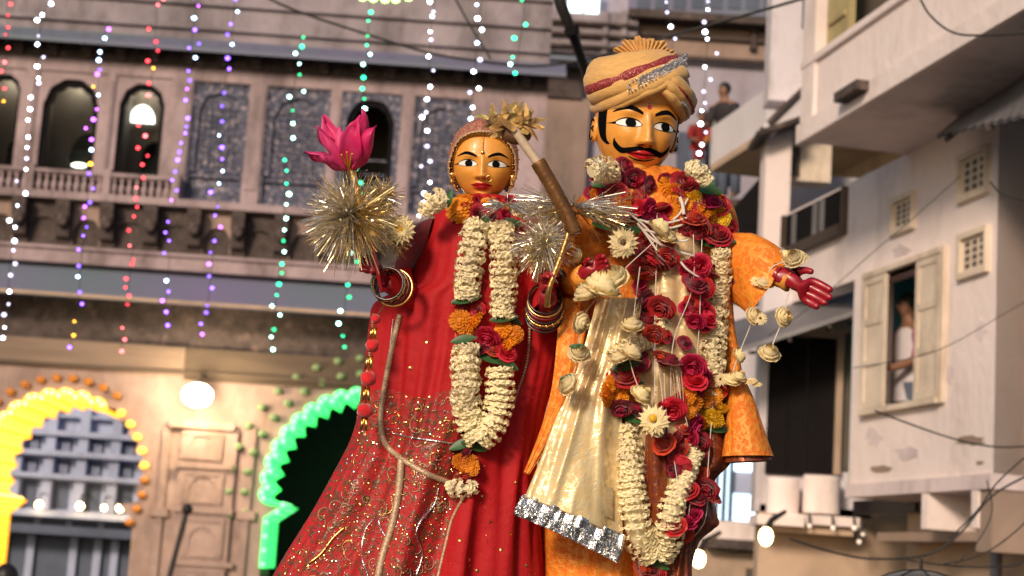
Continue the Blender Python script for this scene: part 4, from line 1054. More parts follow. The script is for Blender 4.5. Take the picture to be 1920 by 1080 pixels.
m_jewel = brocade('silver_beaded_band', (0.40,0.30,0.24), (0.85,0.82,0.80), 40, .3, .5, 1.0, (.28,.34), 1.0, rough2=.15)
# ---------------- head
def head_mesh(male):
    nu, nv = 120, 96; vs = []
    def gau(x, z, cx, cz, sx, sz): return math.exp(-((x-cx)/sx)**2-((z-cz)/sz)**2)
    for i in range(nv+1):
        t = pi*i/nv
        for j in range(nu):
            a = 2*pi*j/nu; x = sin(t)*cos(a); y = sin(t)*sin(a); z = cos(t)
            X = x*.95; Y = y*1.0; Z = z*(1.27 if z > 0 else 1.34)+.17
            if Z < -.2:
                k = 1-.10*min(1, (-.2-Z)/.9)**1.3; X *= k
            if Y < 0:
                fl = 1-.10*(1-abs(x)); Y *= fl
                d = 0
                # nose
                if -.52 < Z < .3:
                    tt = min(1, max(0, (.25-Z)/.62)); wd = .075+.07*tt
                    d += (.06+.26*tt)*math.exp(-(X/wd)**2)*(1 if Z > -.38 else max(0, 1-(-.38-Z)/.11)**.6)
                d += .09*gau(X,Z,-.13,-.37,.08,.07)+.09*gau(X,Z,.13,-.37,.08,.07)
                d += .10*gau(X,Z,0,-.66,.24,.13)+.05*gau(X,Z,0,-.60,.15,.04)+.05*gau(X,Z,0,-.73,.13,.05)-.05*gau(X,Z,0,-.665,.2,.02)
                d += .13*gau(X,Z,0,-1.0,.22,.15)-.05*gau(X,Z,0,-.84,.22,.06)
                d += .05*gau(X,Z,-.45,-.30,.25,.22)+.05*gau(X,Z,.45,-.30,.25,.22)
                d -= .09*gau(X,Z,-.38,.06,.22,.13)+.09*gau(X,Z,.38,.06,.22,.13)
                d += .045*gau(X,Z,-.38,.0,.17,.08)+.045*gau(X,Z,.38,.0,.17,.08)
                d += .05*gau(X,Z,-.36,.28,.24,.07)+.05*gau(X,Z,.36,.28,.24,.07)
                Y -= d*max(0,-y)**.3
            vs.append(V((X,Y,Z)))
    q = MB(); q.v = vs
    q.f = [(i*nu+j, (i+1)*nu+j, (i+1)*nu+(j+1)%nu, i*nu+(j+1)%nu) for i in range(nv) for j in range(nu)]
    # neck, grown from the same surface start
    rows = [[V((.50*cos(2*pi*k/24)*f, .15+.50*sin(2*pi*k/24)*f, z)) for k in range(24)] for z,f in ((-.75,.95),(-1.1,.9),(-1.5,.95),(-1.8,1.2))]
    q.grid(rows, True); return q
def make_head(idol, world, male):
    q = head_mesh(male); me = mk('head', q.v, q.f, m_face, True); h = obj('head', me, idol, world)
    tree = bvh_of(me); BODY.append(bvh_of(me, world))
    def pj(x, z, off=.006):
        r = tree.ray_cast(V((x,-4,z)), V((0,1,0)))
        if r[0] is None: return V((x,-.3,z))
        return r[0] + V((0,-1,0))*off
    def pa(az, z, off=.008):
        d = V((sin(az), -cos(az), 0)); r = tree.ray_cast(V((0,.05,z))+d*4, -d)
        return r[0]+d*off if r[0] is not None else V((0,.05,z))+d
    def strip(name, top, bot, m_, n=22, rows=5, off=.008, f=pj):
        T = catmull([V((a,0,b)) for a,b in top], n); Bm = catmull([V((a,0,b)) for a,b in bot], n)
        g = [[f(lerp(T[i].x,Bm[i].x,k/rows), lerp(T[i].z,Bm[i].z,k/rows), off) for i in range(n)] for k in range(rows+1)]
        m = MB().grid(g); o = obj(name, mk(name, m.v, m.f, m_, True), h, world)
        return o
    def disc(name, cx, cz, r, m_, off, sx=1.0, clip=None):
        c = pj(cx, cz, off); vs = [c]; n = 20
        for k in (1,2,3):
            for j in range(n):
                a = 2*pi*j/n; z = cz+r*k/3*sin(a); x = cx+r*sx*k/3*cos(a)
                if clip: z = max(min(z, clip(x)[1]), clip(x)[0])
                vs.append(pj(x, z, off))
        fs = [(0,1+j,1+(j+1)%n) for j in range(n)]+[(1+(k-1)*n+j,1+k*n+j,1+k*n+(j+1)%n,1+(k-1)*n+(j+1)%n) for k in (1,2) for j in range(n)]
        return obj(name, mk(name, vs, fs, m_, True), h, world)
    for s in (-1, 1):
        ex = (.41 if male else .44)*s; w = .28 if male else .30; hh = .115 if male else .135
        def lid(x, s=s, ex=ex):
            t = max(-1, min(1, (x-ex)/w)); return (-.052*(1-t*t)**.6-.005, hh*(1-t*t)**.75+.0)
        xs = [ex-w*1.0+2*w*i/10 for i in range(11)]
        strip('eye_liner', [(x+(-.0), lid(x)[1]+.030+(.0)) for x in xs], [(x, lid(x)[0]-.014) for x in xs], m_ink, off=.007)
        o_ = ex+s*w
        strip('eye_liner', [(o_-s*.06,.055),(o_+s*.06,.012),(o_+s*.15,-.01)], [(o_-s*.06,-.03),(o_+s*.06,-.022),(o_+s*.15,-.012)], m_ink, 8, 2, .0075)
        xs = [ex-w*.93+2*w*.93*i/10 for i in range(11)]
        strip('eye', [(x, lid(x)[1]) for x in xs], [(x, lid(x)[0]) for x in xs], m_eyew, off=.011)
        gx = ex + (.03 if male else (.03 if s<0 else -.03))
        disc('iris', gx, .03, .115, m_ink, .032, 1.0, lid)
        None and disc('eye_highlight', gx+.03, .05, .014, m_eyew, .019)
        # crease above the lid
        b = .33 if male else .33
        strip('eyebrow', [(ex-s*.27,b-.045),(ex-s*.10,b+.055),(ex+s*.10,b+.075),(ex+s*.34,b-.07)],
                         [(ex-s*.27,b-.105),(ex-s*.10,b-.05),(ex+s*.10,b-.02),(ex+s*.34,b-.095)], m_ink, off=.009)
        strip('nostril', [(s*.05,-.435),(s*.12,-.425),(s*.18,-.44)], [(s*.05,-.455),(s*.12,-.465),(s*.18,-.455)], m_lipdk, 8, 2, .008)
    lw = .37 if male else .31; lz = -.63 if male else -.66
    strip('lips', [(-lw,lz+.01),(-lw*.5,lz+.075),(-.06,lz+.09),(0,lz+.07),(.06,lz+.09),(lw*.5,lz+.075),(lw,lz+.01)],
                  [(-lw,lz+.0),(-lw*.5,lz-.08),(-.06,lz-.115),(0,lz-.12),(.06,lz-.115),(lw*.5,lz-.08),(lw,lz+.0)], m_lips, 30, 8, .012)
    strip('lip_line', [(-lw*1.05,lz+.015),(-.1,lz+.0),(0,lz-.012),(.1,lz+.0),(lw*1.05,lz+.015)], [(-lw*1.05,lz-.005),(-.1,lz-.022),(0,lz-.034),(.1,lz-.022),(lw*1.05,lz-.005)], m_ink if male else m_lipdk, 24, 2, .017)
    strip('lip_line', [(-lw*.8,lz-.065),(-.1,lz-.125),(.1,lz-.125),(lw*.8,lz-.065)], [(-lw*.8,lz-.08),(-.1,lz-.15),(.1,lz-.15),(lw*.8,lz-.08)], m_ink if male else m_lipdk, 20, 2, .012)
    if male:
        for s in (-1,1):
            strip('moustache', [(s*.0,-.50),(s*.14,-.475),(s*.32,-.51),(s*.48,-.525),(s*.62,-.40),(s*.65,-.34)],
                               [(s*.0,-.545),(s*.14,-.57),(s*.32,-.625),(s*.48,-.64),(s*.64,-.50),(s*.67,-.34)], m_ink, 30, 5, .02)
            # sideburn and hairline painted on
            A0 = [(s*1.02,.62),(s*1.02,.2),(s*1.02,-.1),(s*1.02,-.36),(s*.92,-.46)]; 
            B0 = [(s*1.42,.62),(s*1.38,.2),(s*1.34,-.1),(s*1.26,-.34),(s*1.06,-.47)]
            strip('sideburn', A0, B0, m_ink, 20, 6, .01, pa)
            e = MB(); ec = V((s*.93,.12,-.12)); e.ball(ec, .27, 16, 10, (.32,.75,1.15)); ear = e.build('ear', m_face, h, True, None, world)
            for k,(dz,rr_) in enumerate(((.12,.10),(-.12,.12))):
                pts = [ec+V((s*.085,-.06+rr_*cos(a),dz+rr_*1.1*sin(a))) for a in [radians(x) for x in range(-150,151,30)]]
                MB().tube(pts, .016, 5).build('ear_line', m_ink, h, True, None, world)
        strip('hairline', [(-.75,.74),(-.4,.90),(0,.96),(.4,.90),(.75,.74)], [(-.78,.60),(-.4,.80),(0,.87),(.4,.80),(.78,.60)], m_ink, 30, 4, .008)
        strip('forehead_mark', [(-.03,.70),(0,.72),(.03,.70)], [(-.03,.50),(0,.48),(.03,.50)], mat('pale_violet_paint',(.35,.3,.45),.4), 6, 6, .012)
        disc('tilak', 0, .42, .05, m_lips, .014)
        strip('cheek_sheen', [], [], None) if False else None
    else:
        disc('bindi', 0, .40, .055, m_lips, .014)
        for s in (-1,1):
            None and strip('hairline', [(s*.05,1.0),(s*.35,.92),(s*.66,.70),(s*.84,.35)], [(s*.05,.90),(s*.32,.80),(s*.60,.58),(s*.78,.28)], m_ink, 20, 3, .008)
        # nose ring and forehead pendant
        n0 = pj(.17,-.36,.03); pts = [n0+V((.055+.085*cos(a), -.03, -.085+.10*sin(a))) for a in [2*pi*i/16 for i in range(17)]]
        MB().tube(pts, .013, 6, False).build('nose_ring', m_gold, h, True, None, world)
        q = MB()
        for i in range(9):
            z = 1.0-.075*i; p = pj(0, z, .03); q.ball(p, .03, 6, 4)
        q.ball(pj(0,.38,.05), .06, 8, 6, (1,.5,1.3)); q.build('forehead_pendant', m_gold, h, True, None, world)
    return h, pj, pa
def head_world(px, py, D, s, yaw, pitch, roll):
    return Matrix.Translation(P(px,py,D)) @ Matrix.Rotation(radians(yaw),4,'Z') @ Matrix.Rotation(radians(pitch),4,'X') @ Matrix.Rotation(radians(roll),4,'Y') @ Matrix.Scale(s,4)
# ---------------- hand: wrist at origin, fingers along +X, palm faces -Y, thumb on +Z
def make_hand(name, world, parent, m_, curl=.3, spread=.2, L=.09, wr=None):
    J = [(-.12,0,0),(0,0,0),(.28,0,0.0),(.50,0,0)]; E = [(0,1),(1,2),(2,3)]; Rr = [(.22,.19),(.22,.18),(.30,.16),(.30,.14)]
    base = len(J)
    for k,(z,l) in enumerate(((.21,.52),(.07,.60),(-.07,.56),(-.21,.44))):
        x, y = .56, 0.0; zz = z; J.append((x,y,zz)); E.append((3,len(J)-1)); Rr.append(.10)
        a = 0
        for s_ in range(3):
            a += curl*(1.0+.15*k)*(1 if s_ else .6); ln = l*(.42,.32,.26)[s_]
            x += ln*cos(a); y -= ln*sin(a); zz += ln*z*spread*1.6
            J.append((x,y,zz)); E.append((len(J)-2,len(J)-1)); Rr.append((.098,.088,.072)[s_])
    J.append((.18,-.03,.22)); E.append((2,len(J)-1)); Rr.append(.10)
    J.append((.36,-.12-.1*curl,.36)); E.append((len(J)-2,len(J)-1)); Rr.append(.082)
    J.append((.54,-.18-.2*curl,.42-.1*curl)); E.append((len(J)-2,len(J)-1)); Rr.append(.065)
    w = world @ Matrix.Scale(L,4)
    return person_mesh(name, J, E, Rr, m_, parent, w, 2, 1)
def frame_to(origin, xdir, zhint):
    x = V(xdir).normalized(); z = V(zhint); z = (z-x*z.dot(x)).normalized(); y = z.cross(x)
    return Matrix(((x.x,y.x,z.x,origin.x),(x.y,y.y,z.y,origin.y),(x.z,y.z,z.z,origin.z),(0,0,0,1)))
# ------------------------------------------------------------------ red-robed idol
DF = 3.60
base = P(840,1420,DF); fem = thing('red_robed_idol', (base.x,base.y,1.12), 'wooden festival idol in a red gold-embroidered robe and headscarf, nose ring and bangles', 'idol', 'festival idols carried through the street')
hwF = head_world(906, 311, DF-.01, .0655, -1, 11, -1) @ Matrix.Diagonal((1.07,1,1,1))
headF, pjF, paF = make_head(fem, hwF, False)
rowsF = [(372,862,952,.4),(395,822,985,.62),(425,795,1022,.8),(470,778,1040,.95),(520,765,1052,1),(545,748,1056,1),(568,704,1058,1),(600,695,1057,1),(650,690,1052,1),(700,684,1042,1.05),
         (780,673,1022,1.15),(830,660,1012,1.2),(870,640,1008,1.25),(960,588,1012,1.4),(1080,513,1020,1.6),(1250,430,1030,1.8),(1420,380,1040,1.9)]
def predF(x, y):
    if y < 738+8*sin(x*.05): return False
    xr = interp([(738,905),(830,890),(925,872),(960,845),(1000,838),(1080,820),(1400,780)], y)[0]
    return x < xr
robe = loft(rowsF, DF, .115, [m_redcl, m_emb], 'robe', fem, 240, 220, .026, 2.9, 3.3, predF, lambda y: max(.12, min(1, (y-430)/260)))
m_scarf = brocade('pinkish_gold_scarf', (0.50,0.07,0.06), (0.72,0.42,0.28), 26, .5, .05, .55, (.40,.52), .8)
# headscarf: shell round the head, open at the face
q = MB(); g = []
nu_, nv_ = 64, 40
for i in range(nv_+1):
    t = i/nv_          # 0 back .. 1 front edge
    row = []
    for j in range(nu_+1):
        a = lerp(radians(-48), radians(228), j/nu_)   # angle in the frontal plane, 90 = up
        sa = sin(a); om = radians(lerp(66, 40, max(0,sa)**1.2) if sa > 0 else lerp(66, 84, -sa/.74))
        ph = lerp(pi, om, t); f_ = 1+.03*noise.noise(V((cos(a)*3, sa*3, t*4)))
        ex_ = 1+.10*max(0,-sa)
        row.append(V((cos(a)*sin(ph)*1.08*f_*ex_, -cos(ph)*1.16, .17+sa*sin(ph)*1.40*f_)))
    g.append(row)
q.grid(g); hs = obj('headscarf', mk('headscarf', q.v, q.f, m_scarf, True), fem, hwF); BODY.append(bvh_of(hs.data, hwF))
md = hs.modifiers.new('solid','SOLIDIFY'); md.thickness = .02
edge = g[-1]
MB().tube([p+V((0,-.02,0)) for p in edge], .035, 6).build('scarf_border', m_trim, hs, True, None, hwF)
bd = MB(); 
for i in range(0, len(edge), 2): bd.ball(edge[i]*.97+V((0,-.06,0)), .032, 6, 4)
bd.build('border_beads', m_gold, hs, True, None, hwF)
bd = MB()
for i in range(0, len(edge), 1): bd.ball(edge[i]*.91+V((0,-.04,.01)), .022, 5, 4)
bd.build('hair_chain', m_gold, hs, True, None, hwF)
bd = MB(); rb_ = random.Random(2)
for i in range(8, nv_):
    for j in range(0, nu_, 3):
        if rb_.random() < .75: bd.ball(g[i][j]*1.015+V((0,-.01,0)), rb_.uniform(.012,.026), 5, 3)
bd.build('scarf_spangles', m_gold, hs, False, 'stuff', hwF)
for s in (-1,1):
    c = V((s*.92,-.25,-.35)); e = MB().ball(c, .10, 10, 6, (1,.4,1)); e.ball(c+V((0,0,-.22)), .07, 8, 6, (1,.6,1.5)); 
    for k in range(5): e.ball(c+V(((k-2)*.05,0,-.38)), .02, 5, 4)
    e.build('earring', m_gold, fem, True, None, hwF)
# fan of beaded strands at the right of the face
bd = MB()
for k in range(4):
    pts = catmull([V((.55+.1*k,-.45+.1*k,1.0)), V((.92,-.35,.45)), V((1.02,-.30,0-.05*k)), V((.86,-.35,-.5-.08*k))], 18)
    for p in pts: bd.ball(p+V((random.gauss(0,.01),0,0)), .028, 5, 4)
bd.build('side_strands', m_gold, fem, True, None, hwF)
# gold crest on the crown
def foil_leaf(n=6, w=.25, l=1.0, bend=.5):
    g = []
    for i in range(n+1):
        t = i/n; ww = w*sin(pi*min(.98,max(.04,t*.9+.1)))**.7
        g.append([V((-ww, bend*t*t*l*.6, t*l)), V((0, bend*t*t*l*.6-.08*ww, t*l)), V((ww, bend*t*t*l*.6, t*l))])
    q = MB().grid(g); return q
fl = foil_leaf(8, .20, 1.0, 1.3); fl_me = mk('foil_leaf', fl.v, fl.f, m_foil, False)
# sleeves
def limb(rings, m_, name, parent, ns=48, amp=.006, seed=1., nt_=40, cap=False, D=3.55, freq=2.5, bvh=True):
    """rings: (topx,topy,botx,boty,depth,halfdepth m)"""
    R_ = [interp([(i,)+tuple(r) for i,r in enumerate(rings)], lerp(0,len(rings)-1,k/nt_)) for k in range(nt_+1)]
    g = []
    for k,r in enumerate(R_):
        a, b = P(r[0],r[1],r[4]), P(r[2],r[3],r[4]); c = (a+b)/2; v = (a-b)/2; row = []
        for j in range(ns):
            th = 2*pi*j/ns; f = 1+amp*40*(.5-abs(noise.noise(V((cos(th)*freq, sin(th)*freq, k*.05+seed)))))*.5
            row.append(c + v*cos(th)*f + V((0,1,0))*sin(th)*r[5]*f)
        g.append(row)
    q = MB().grid(g, True)
    if cap: q.f += [tuple(range(ns))]
    me = mk(name, q.v, q.f, m_, True); o = obj(name, me, parent)
    if bvh: BODY.append(bvh_of(me))
    return o
limb([(815,408,800,470,3.58,.05),(780,425,770,505,3.55,.05),(765,450,748,520,3.51,.045),(748,480,735,535,3.47,.035)], m_maroon, 'upper_sleeve', fem, cap=False, seed=4)
limb([(770,500,790,590,3.55,.045),(745,505,765,580,3.49,.04),(730,510,742,565,3.45,.033)], m_redcl, 'sleeve', fem, seed=6)
limb([(1000,430,960,470,3.56,.05),(1040,470,985,520,3.53,.05),(1052,520,990,560,3.49,.045),(1045,540,992,590,3.46,.04)], m_redcl, 'sleeve', fem, seed=8)
# forearms and hands
hF1 = P(722,528,3.44)
q = MB().tube([P(775,555,3.53), P(745,540,3.47), hF1], [.024,.022,.018], 12); q.build('forearm', m_redp, fem, True)
xd = (P(690,492,3.40)-hF1); make_hand('hand', frame_to(P(714,520,3.43), xd, P(700,440,3.40)-hF1), fem, m_redp, .75, .2, .062)
hF2 = P(1026,560,3.42)
q = MB().tube([P(1030,600,3.52), hF2, P(1026,545,3.40)], [.024,.021,.018], 12); q.build('forearm', m_redp, fem, True)
make_hand('hand', frame_to(P(1026,545,3.41), P(1024,505,3.38)-hF2, P(990,545,3.36)-hF2), fem, m_redp, .75, .2, .062)
def bangle(cx, cy, d, rad, tub, m_, nm, ax, par, n=40, beads=0):
    ax = V(ax).normalized(); a = ax.cross(V((0,0,1))).normalized(); b = ax.cross(a); c = P(cx,cy,d)
    q = MB(); pts = [c+(a*cos(2*pi*i/n)+b*sin(2*pi*i/n))*rad for i in range(n+1)]
    q.tube(pts, tub, 6, False)
    if beads:
        for i in range(beads): an = 2*pi*i/beads; q.ball(c+(a*cos(an)+b*sin(an))*rad*1.0, tub*1.9, 5, 4)
    return q.build(nm, m_, par, True)
m_bangle = mat('black_bangle', (.015,.008,.01), .25, coat=.6); m_bangr = mat('dark_red_bangle', (.20,.01,.012), .25, coat=.6)
ax = P(700,505,3.30)-P(760,555,3.56)
for i,(m_,r_,b_) in enumerate(((m_bangle,.036,0),(m_gold,.0385,0),(m_bangle,.035,0),(m_bangr,.036,0),(m_bangle,.034,0),(m_gold,.033,14),(m_bangle,.033,0))):
    t_ = i/6; bangle(lerp(741,726,t_), lerp(541,532,t_), lerp(3.43,3.40,t_), r_, .0022 if m_ is not m_gold else .0026, m_, 'bangle', ax, fem, 40, b_)
ax = P(1026,500,3.34)-P(1022,600,3.56)
for i,(m_,r_,b_) in enumerate(((m_bangle,.038,0),(m_bangle,.037,0),(m_gold,.037,18),(m_bangle,.037,0),(m_bangr,.035,0),(m_gold,.035,0),(m_bangle,.034,0))):
    t_ = i/6; bangle(lerp(1020,1022,t_), lerp(592,560,t_), lerp(3.46,3.43,t_), r_, .0023, m_, 'bangle', ax, fem, 40, b_)
# beaded trims lying on the robe
def trim(pts, r_, m_, name, parent, n=70, off=.002, flat=True, beads=None, only=None):
    pp = catmull([V((a,b,0)) for a,b in pts], n)
    W_ = [surf(p.x,p.y,off,3.48,only)[0] for p in pp]
    for _ in range(3): W_ = [W_[0]]+[(W_[i-1]+W_[i]*2+W_[i+1])/4 for i in range(1,len(W_)-1)]+[W_[-1]]
    q = MB()
    if beads:
        L = 0
        for i in range(n-1):
            s_ = (W_[i+1]-W_[i]).length
            while L < s_: q.ball(W_[i].lerp(W_[i+1], L/s_), r_, 6, 4); L += beads
            L -= s_
    else: q.tube(W_, r_, 8)
    return q.build(name, m_, parent, True)
trim([(750,590),(738,640),(726,700),(716,760),(714,800),(722,832),(750,858),(800,888),(850,908)], .0062, m_trim, 'robe_trim', fem)
trim([(752,862),(748,920),(735,985),(718,1040),(706,1100),(700,1160)], .0078, m_trim, 'robe_trim', fem)
trim([(878,922),(862,945),(847,975),(838,1010),(826,1060),(815,1110)], .0032, m_trim, 'robe_trim', fem)
trim([(990,585),(993,620),(988,680),(972,730),(960,770)], .0035, m_trim, 'bead_chain', fem, 60, .004, beads=.0062)
trim([(700,590),(694,650),(688,700)], .0028, m_trim, 'bead_chain', fem, 40, .003, beads=.0055)
trim([(737,600),(730,660),(722,720)], .0022, m_silver, 'bead_chain', fem, 40, .004, beads=.0045)
trim([(735,812),(770,820),(810,826),(850,832)], .0022, m_silver, 'silver_cord', fem, 40)
trim([(822,915),(815,945),(790,975),(780,1005),(792,1040),(780,1080)], .0022, m_silver, 'silver_cord', fem, 60)
trim([(712,958),(700,975),(685,995),(678,1040),(690,1080)], .0022, m_silver, 'silver_cord', fem, 60)
trim([(708,960),(712,985),(722,1005)], .002, m_silver, 'silver_cord', fem, 30)
trim([(645,990),(625,1008),(600,1040),(570,1062)], .0026, m_foil, 'gold_cord', fem, 40)
# sequins: small raised discs over the embroidered part, fewer on the plain red
rs = random.Random(5); q = MB(); q2 = MB()
def sequin(mb, x, y, r_):
    p, n = surf(x, y, .0012, 3.4, [BODY_R]); n = (n+V((rs.gauss(0,.35),rs.gauss(0,.35),rs.gauss(0,.35)))).normalized()
    a = n.cross(V((0,0,1))).normalized(); b = n.cross(a)
    mb.add([p+n*.0012]+[p+(a*cos(k*pi/3)+b*sin(k*pi/3))*r_ for k in range(6)], [(0,1+k,1+(k+1)%6) for k in range(6)])
BODY_R = bvh_of(robe.data)
for i in range(1700):
    y = rs.uniform(735,1090); x = rs.uniform(520,900)
    xl = interp([(r[0],r[1]) for r in rowsF], y)[0]+5
    if x < xl or not predF(x,y): continue
    sequin(q if rs.random()<.75 else q2, x, y, rs.choice((.0012,.0016,.002,.0028)))
for x,y in ((700,832),(775,745),(783,768),(925,762),(772,862),(920,980),(862,1012),(895,1070),(965,905),(958,1000),(1010,945),(935,870),(880,1050),(770,690),(800,640),(988,1060),(905,930),(940,1030),(975,960)):
    sequin(q, x, y, .0042)
for i in range(60):
    sequin(q, rs.uniform(800,1005), rs.uniform(700,1080), .0014)
q.build('sequins', m_gold, robe, False, 'stuff'); q2.build('sequins', m_silver, robe, False, 'stuff')
rs2 = random.Random(31); sc1 = MB(); sc2 = MB(); fl_ = MB()
def on_robe(x,y,o=.0015): return surf(x,y,o,3.4,[BODY_R])[0]
for i in range(95):
    y = rs2.uniform(755,1085); x = rs2.uniform(530,880); xl = interp([(r[0],r[1]) for r in rowsF], y)[0]+16
    if x < xl or not predF(x+14,y): continue
    a0 = rs2.uniform(0,6.28); R0 = rs2.uniform(7,15); sg = rs2.choice((-1,1)); pts = []
    for k in range(12):
        t = k/11; a = a0+sg*t*(2.2+1.8*((i*7)%3)/2); r_ = R0*(1.3-t*.95)
        px_, py_ = x+r_*cos(a), y+r_*sin(a)*1.15
        if px_ > xl-8: pts.append(on_robe(px_,py_))
    if len(pts) > 5: (sc1 if rs2.random()<.6 else sc2).tube(pts, rs2.uniform(.0007,.0013), 4)
    if rs2.random() < .6:
        for k in range(5):
            a = k*1.257+a0; p = on_robe(x+R0*.2+4.2*cos(a), y+4.2*sin(a)); fl_.ball(p, .0022, 5, 3)
sc1.build('scroll_embroidery', m_trim, robe, True, 'stuff'); sc2.build('scroll_embroidery', m_gold, robe, True, 'stuff'); fl_.build('embroidered_flowers', mat('olive_brown_thread',(.20,.11,.05),.6), robe, True, 'stuff')
# tassel hanging from the near bangles: red pompoms and gold beads
tas = [(704,598,'r',.9),(700,625,'g',1),(698,648,'r',1.3),(692,680,'g',1.2),(690,710,'r',1.5),(687,740,'g',1.3),(684,770,'r',1.5),(683,795,'g',1.1)]
m_pom = mat('red_wool', (.62,.01,.015), .9, scale=60, var=.3, bump=1., bscale=300, sheen=.4)
W_ = [P(722,570,3.43)]+[P(x,y,3.43) for x,y,_,_ in tas]
MB().tube(W_, .0012, 5).build('tassel_cord', m_gold, fem)
for x,y,k,s in tas:
    c = P(x,y,3.43)
    if k == 'r':
        q = MB().ball(c, .0105*s, 12, 8, (1,1,.95))
        for v in q.v: v += (v-c)*rs.uniform(-.12,.18)
        q.build('pompom', m_pom, fem, True)
    else:
        for dx in (-1,1): MB().tube([c+V((dx*.004,0,.012*s)), c+V((dx*.005,0,-.012*s))], .0035, 6).build('gold_bead', m_gold, fem, True)
# ------------------------------------------------------------------ flower kinds (shared meshes)
m_rose = mat('crimson_rose_petal', (0.50,0.008,0.025), 0.5, scale=60, var=.3, trans=.15, objrand=.35, sheen=.3)
m_pinkrose = mat('pink_rose_petal', (0.62,0.03,0.10), 0.5, scale=60, var=.25, trans=.15, objrand=.25)
m_flor = mat('cream_tuberose', (0.97,0.80,0.52), 0.6, scale=80, var=.14, trans=.15, objrand=.16)
m_paler = mat('pale_rose_petal', (0.98,0.76,0.42), 0.6, scale=60, var=.15, trans=.2, objrand=.12)
m_mari = mat('marigold_orange', (0.85,0.30,0.012), 0.6, scale=60, var=.25, trans=.15, objrand=.2)
m_mariy = mat('marigold_yellow', (0.88,0.52,0.02), 0.6, scale=60, var=.25, trans=.15, objrand=.15)
m_leaf = mat('dark_green_leaf', (0.03,0.10,0.025), 0.45, scale=40, var=.4, trans=.1, objrand=.3)
m_thread = mat('white_cotton_thread', (0.75,0.66,0.58), 0.7)
m_core = mat('yellow_flower_core', (0.75,0.42,0.02), 0.7)
def rose_mesh(seed, name='rose', L_=None, inn=0.0):
    r = random.Random(seed); q = MB()
    for l,(n,rad,h,open_) in enumerate(L_ or ((3,.16,.95,.0),(4,.30,1.05,.05),(5,.48,1.05,.12),(6,.66,.98,.28),(7,.84,.80,.5),(8,1.0,.52,.75))):
        a0 = r.uniform(0,6)
        for k in range(n):
            a = a0+2*pi*k/n+r.uniform(-.15,.15); hw = pi/n*1.45; g = []; jh = r.uniform(.88,1.1)
            for i in range(5):
                v = i/4; row = []
                for j in range(5):
                    u = j/2-1; rr = rad*(.25+.75*sin(v*pi/2)**.8)*(1+.05*r.uniform(-1,1)) + (open_*.22*v**3) - inn*rad*v**4
                    z = h*jh*(v - .22*open_*v**4*1.6) - .16*v*u*u*h + (-.12*open_*v**3) + .07*v*r.uniform(-1,1)
                    row.append(V((rr*cos(a+u*hw*(.5+.5*sin(v*pi*.6))), rr*sin(a+u*hw*(.5+.5*sin(v*pi*.6))), z-.35)))
                g.append(row)
            q.grid(g)
    return q
def marigold_mesh(seed):
    r = random.Random(seed); q = MB()
    for l,(n,rad,z) in enumerate(((6,.22,.5),(10,.45,.45),(14,.68,.33),(17,.88,.16),(18,1.0,-.04),(16,.95,-.25))):
        for k in range(n):
            a = 2*pi*(k+r.random()*.6)/n; w = .15; c = V((rad*cos(a), rad*sin(a), z)); o = V((cos(a),sin(a),.35)).normalized(); t = V((-sin(a),cos(a),0))
            b0 = c*.62; p = c+o*.1*r.uniform(.5,1.6)
            q.add([b0-t*w*.5, b0+t*w*.5, p+t*w+V((0,0,.04)), p+V((0,0,-.05))+o*.03, p-t*w+V((0,0,.05))], [(0,1,2,3),(0,3,4)])
    q.ball((0,0,-.05), .62, 10, 6, (1,1,.7)); return q
def floret_mesh(seed):
    r = random.Random(seed); q = MB(); q.tube([V((0,0,-.9)),V((0,0,0))],[.10,.22],5,False)
    for l in (0,1):
        for k in range(5):
            a = 2*pi*(k+.5*l)/5+r.uniform(-.15,.15); o = V((cos(a),sin(a),0)); t = V((-sin(a),cos(a),0)); R_ = .95-.3*l
            q.add([o*.1-t*.14-V((0,0,.05)), o*.1+t*.14-V((0,0,.05)), o*.6*R_+t*.30+V((0,0,.16+.15*l)), o*1.05*R_+V((0,0,.02+.3*l+r.uniform(-.1,.1))), o*.6*R_-t*.30+V((0,0,.16+.15*l))], [(0,1,2,4),(4,2,3)])
    return q
def daisy_mesh(seed, n=16, layers=3):
    r = random.Random(seed); q = MB()
    for l in range(layers):
        for k in range(n):
            a = 2*pi*(k+.5*l+r.uniform(-.2,.2))/n; o = V((cos(a),sin(a),0)); t = V((-sin(a),cos(a),0)); R_ = 1-.2*l; z = .12*l
            q.add([o*.2-t*.05+V((0,0,z)), o*.2+t*.05+V((0,0,z)), o*.65*R_+t*.13+V((0,0,z+.14)), o*R_+V((0,0,z+.05+r.uniform(-.08,.1))), o*.65*R_-t*.13+V((0,0,z+.14))], [(0,1,2,4),(4,2,3)])
    return q
def leaf_mesh():
    g = []
    for i in range(7):
        t = i/6; w = .38*sin(pi*min(.97,t*.93+.05))**.8; z = .12*sin(t*3)
        g.append([V((t*2-1,-w,z+.08)),V((t*2-1,0,z)),V((t*2-1,w,z+.08))])
    return MB().grid(g)
def shared(q, name, m_, smooth=True): return mk(name, q.v, q.f, m_, smooth)
ROSE = [shared(rose_mesh(i), 'rose', m_rose) for i in range(4)]
PROSE = [shared(rose_mesh(i+9), 'rose', m_pinkrose) for i in range(2)]
BUD = ((3,.15,1.15,0),(4,.32,1.2,0),(5,.52,1.15,.0),(6,.72,1.05,.1),(7,.90,.85,.35),(7,1.05,.5,.8))
WROSE = [shared(rose_mesh(i+20, 'r', BUD, .34), 'pale_rose', m_paler) for i in range(4)]
MARI = [shared(marigold_mesh(i), 'marigold', m_mari, False) for i in range(3)]
MARIY = [shared(marigold_mesh(i+5), 'marigold', m_mariy, False) for i in range(2)]
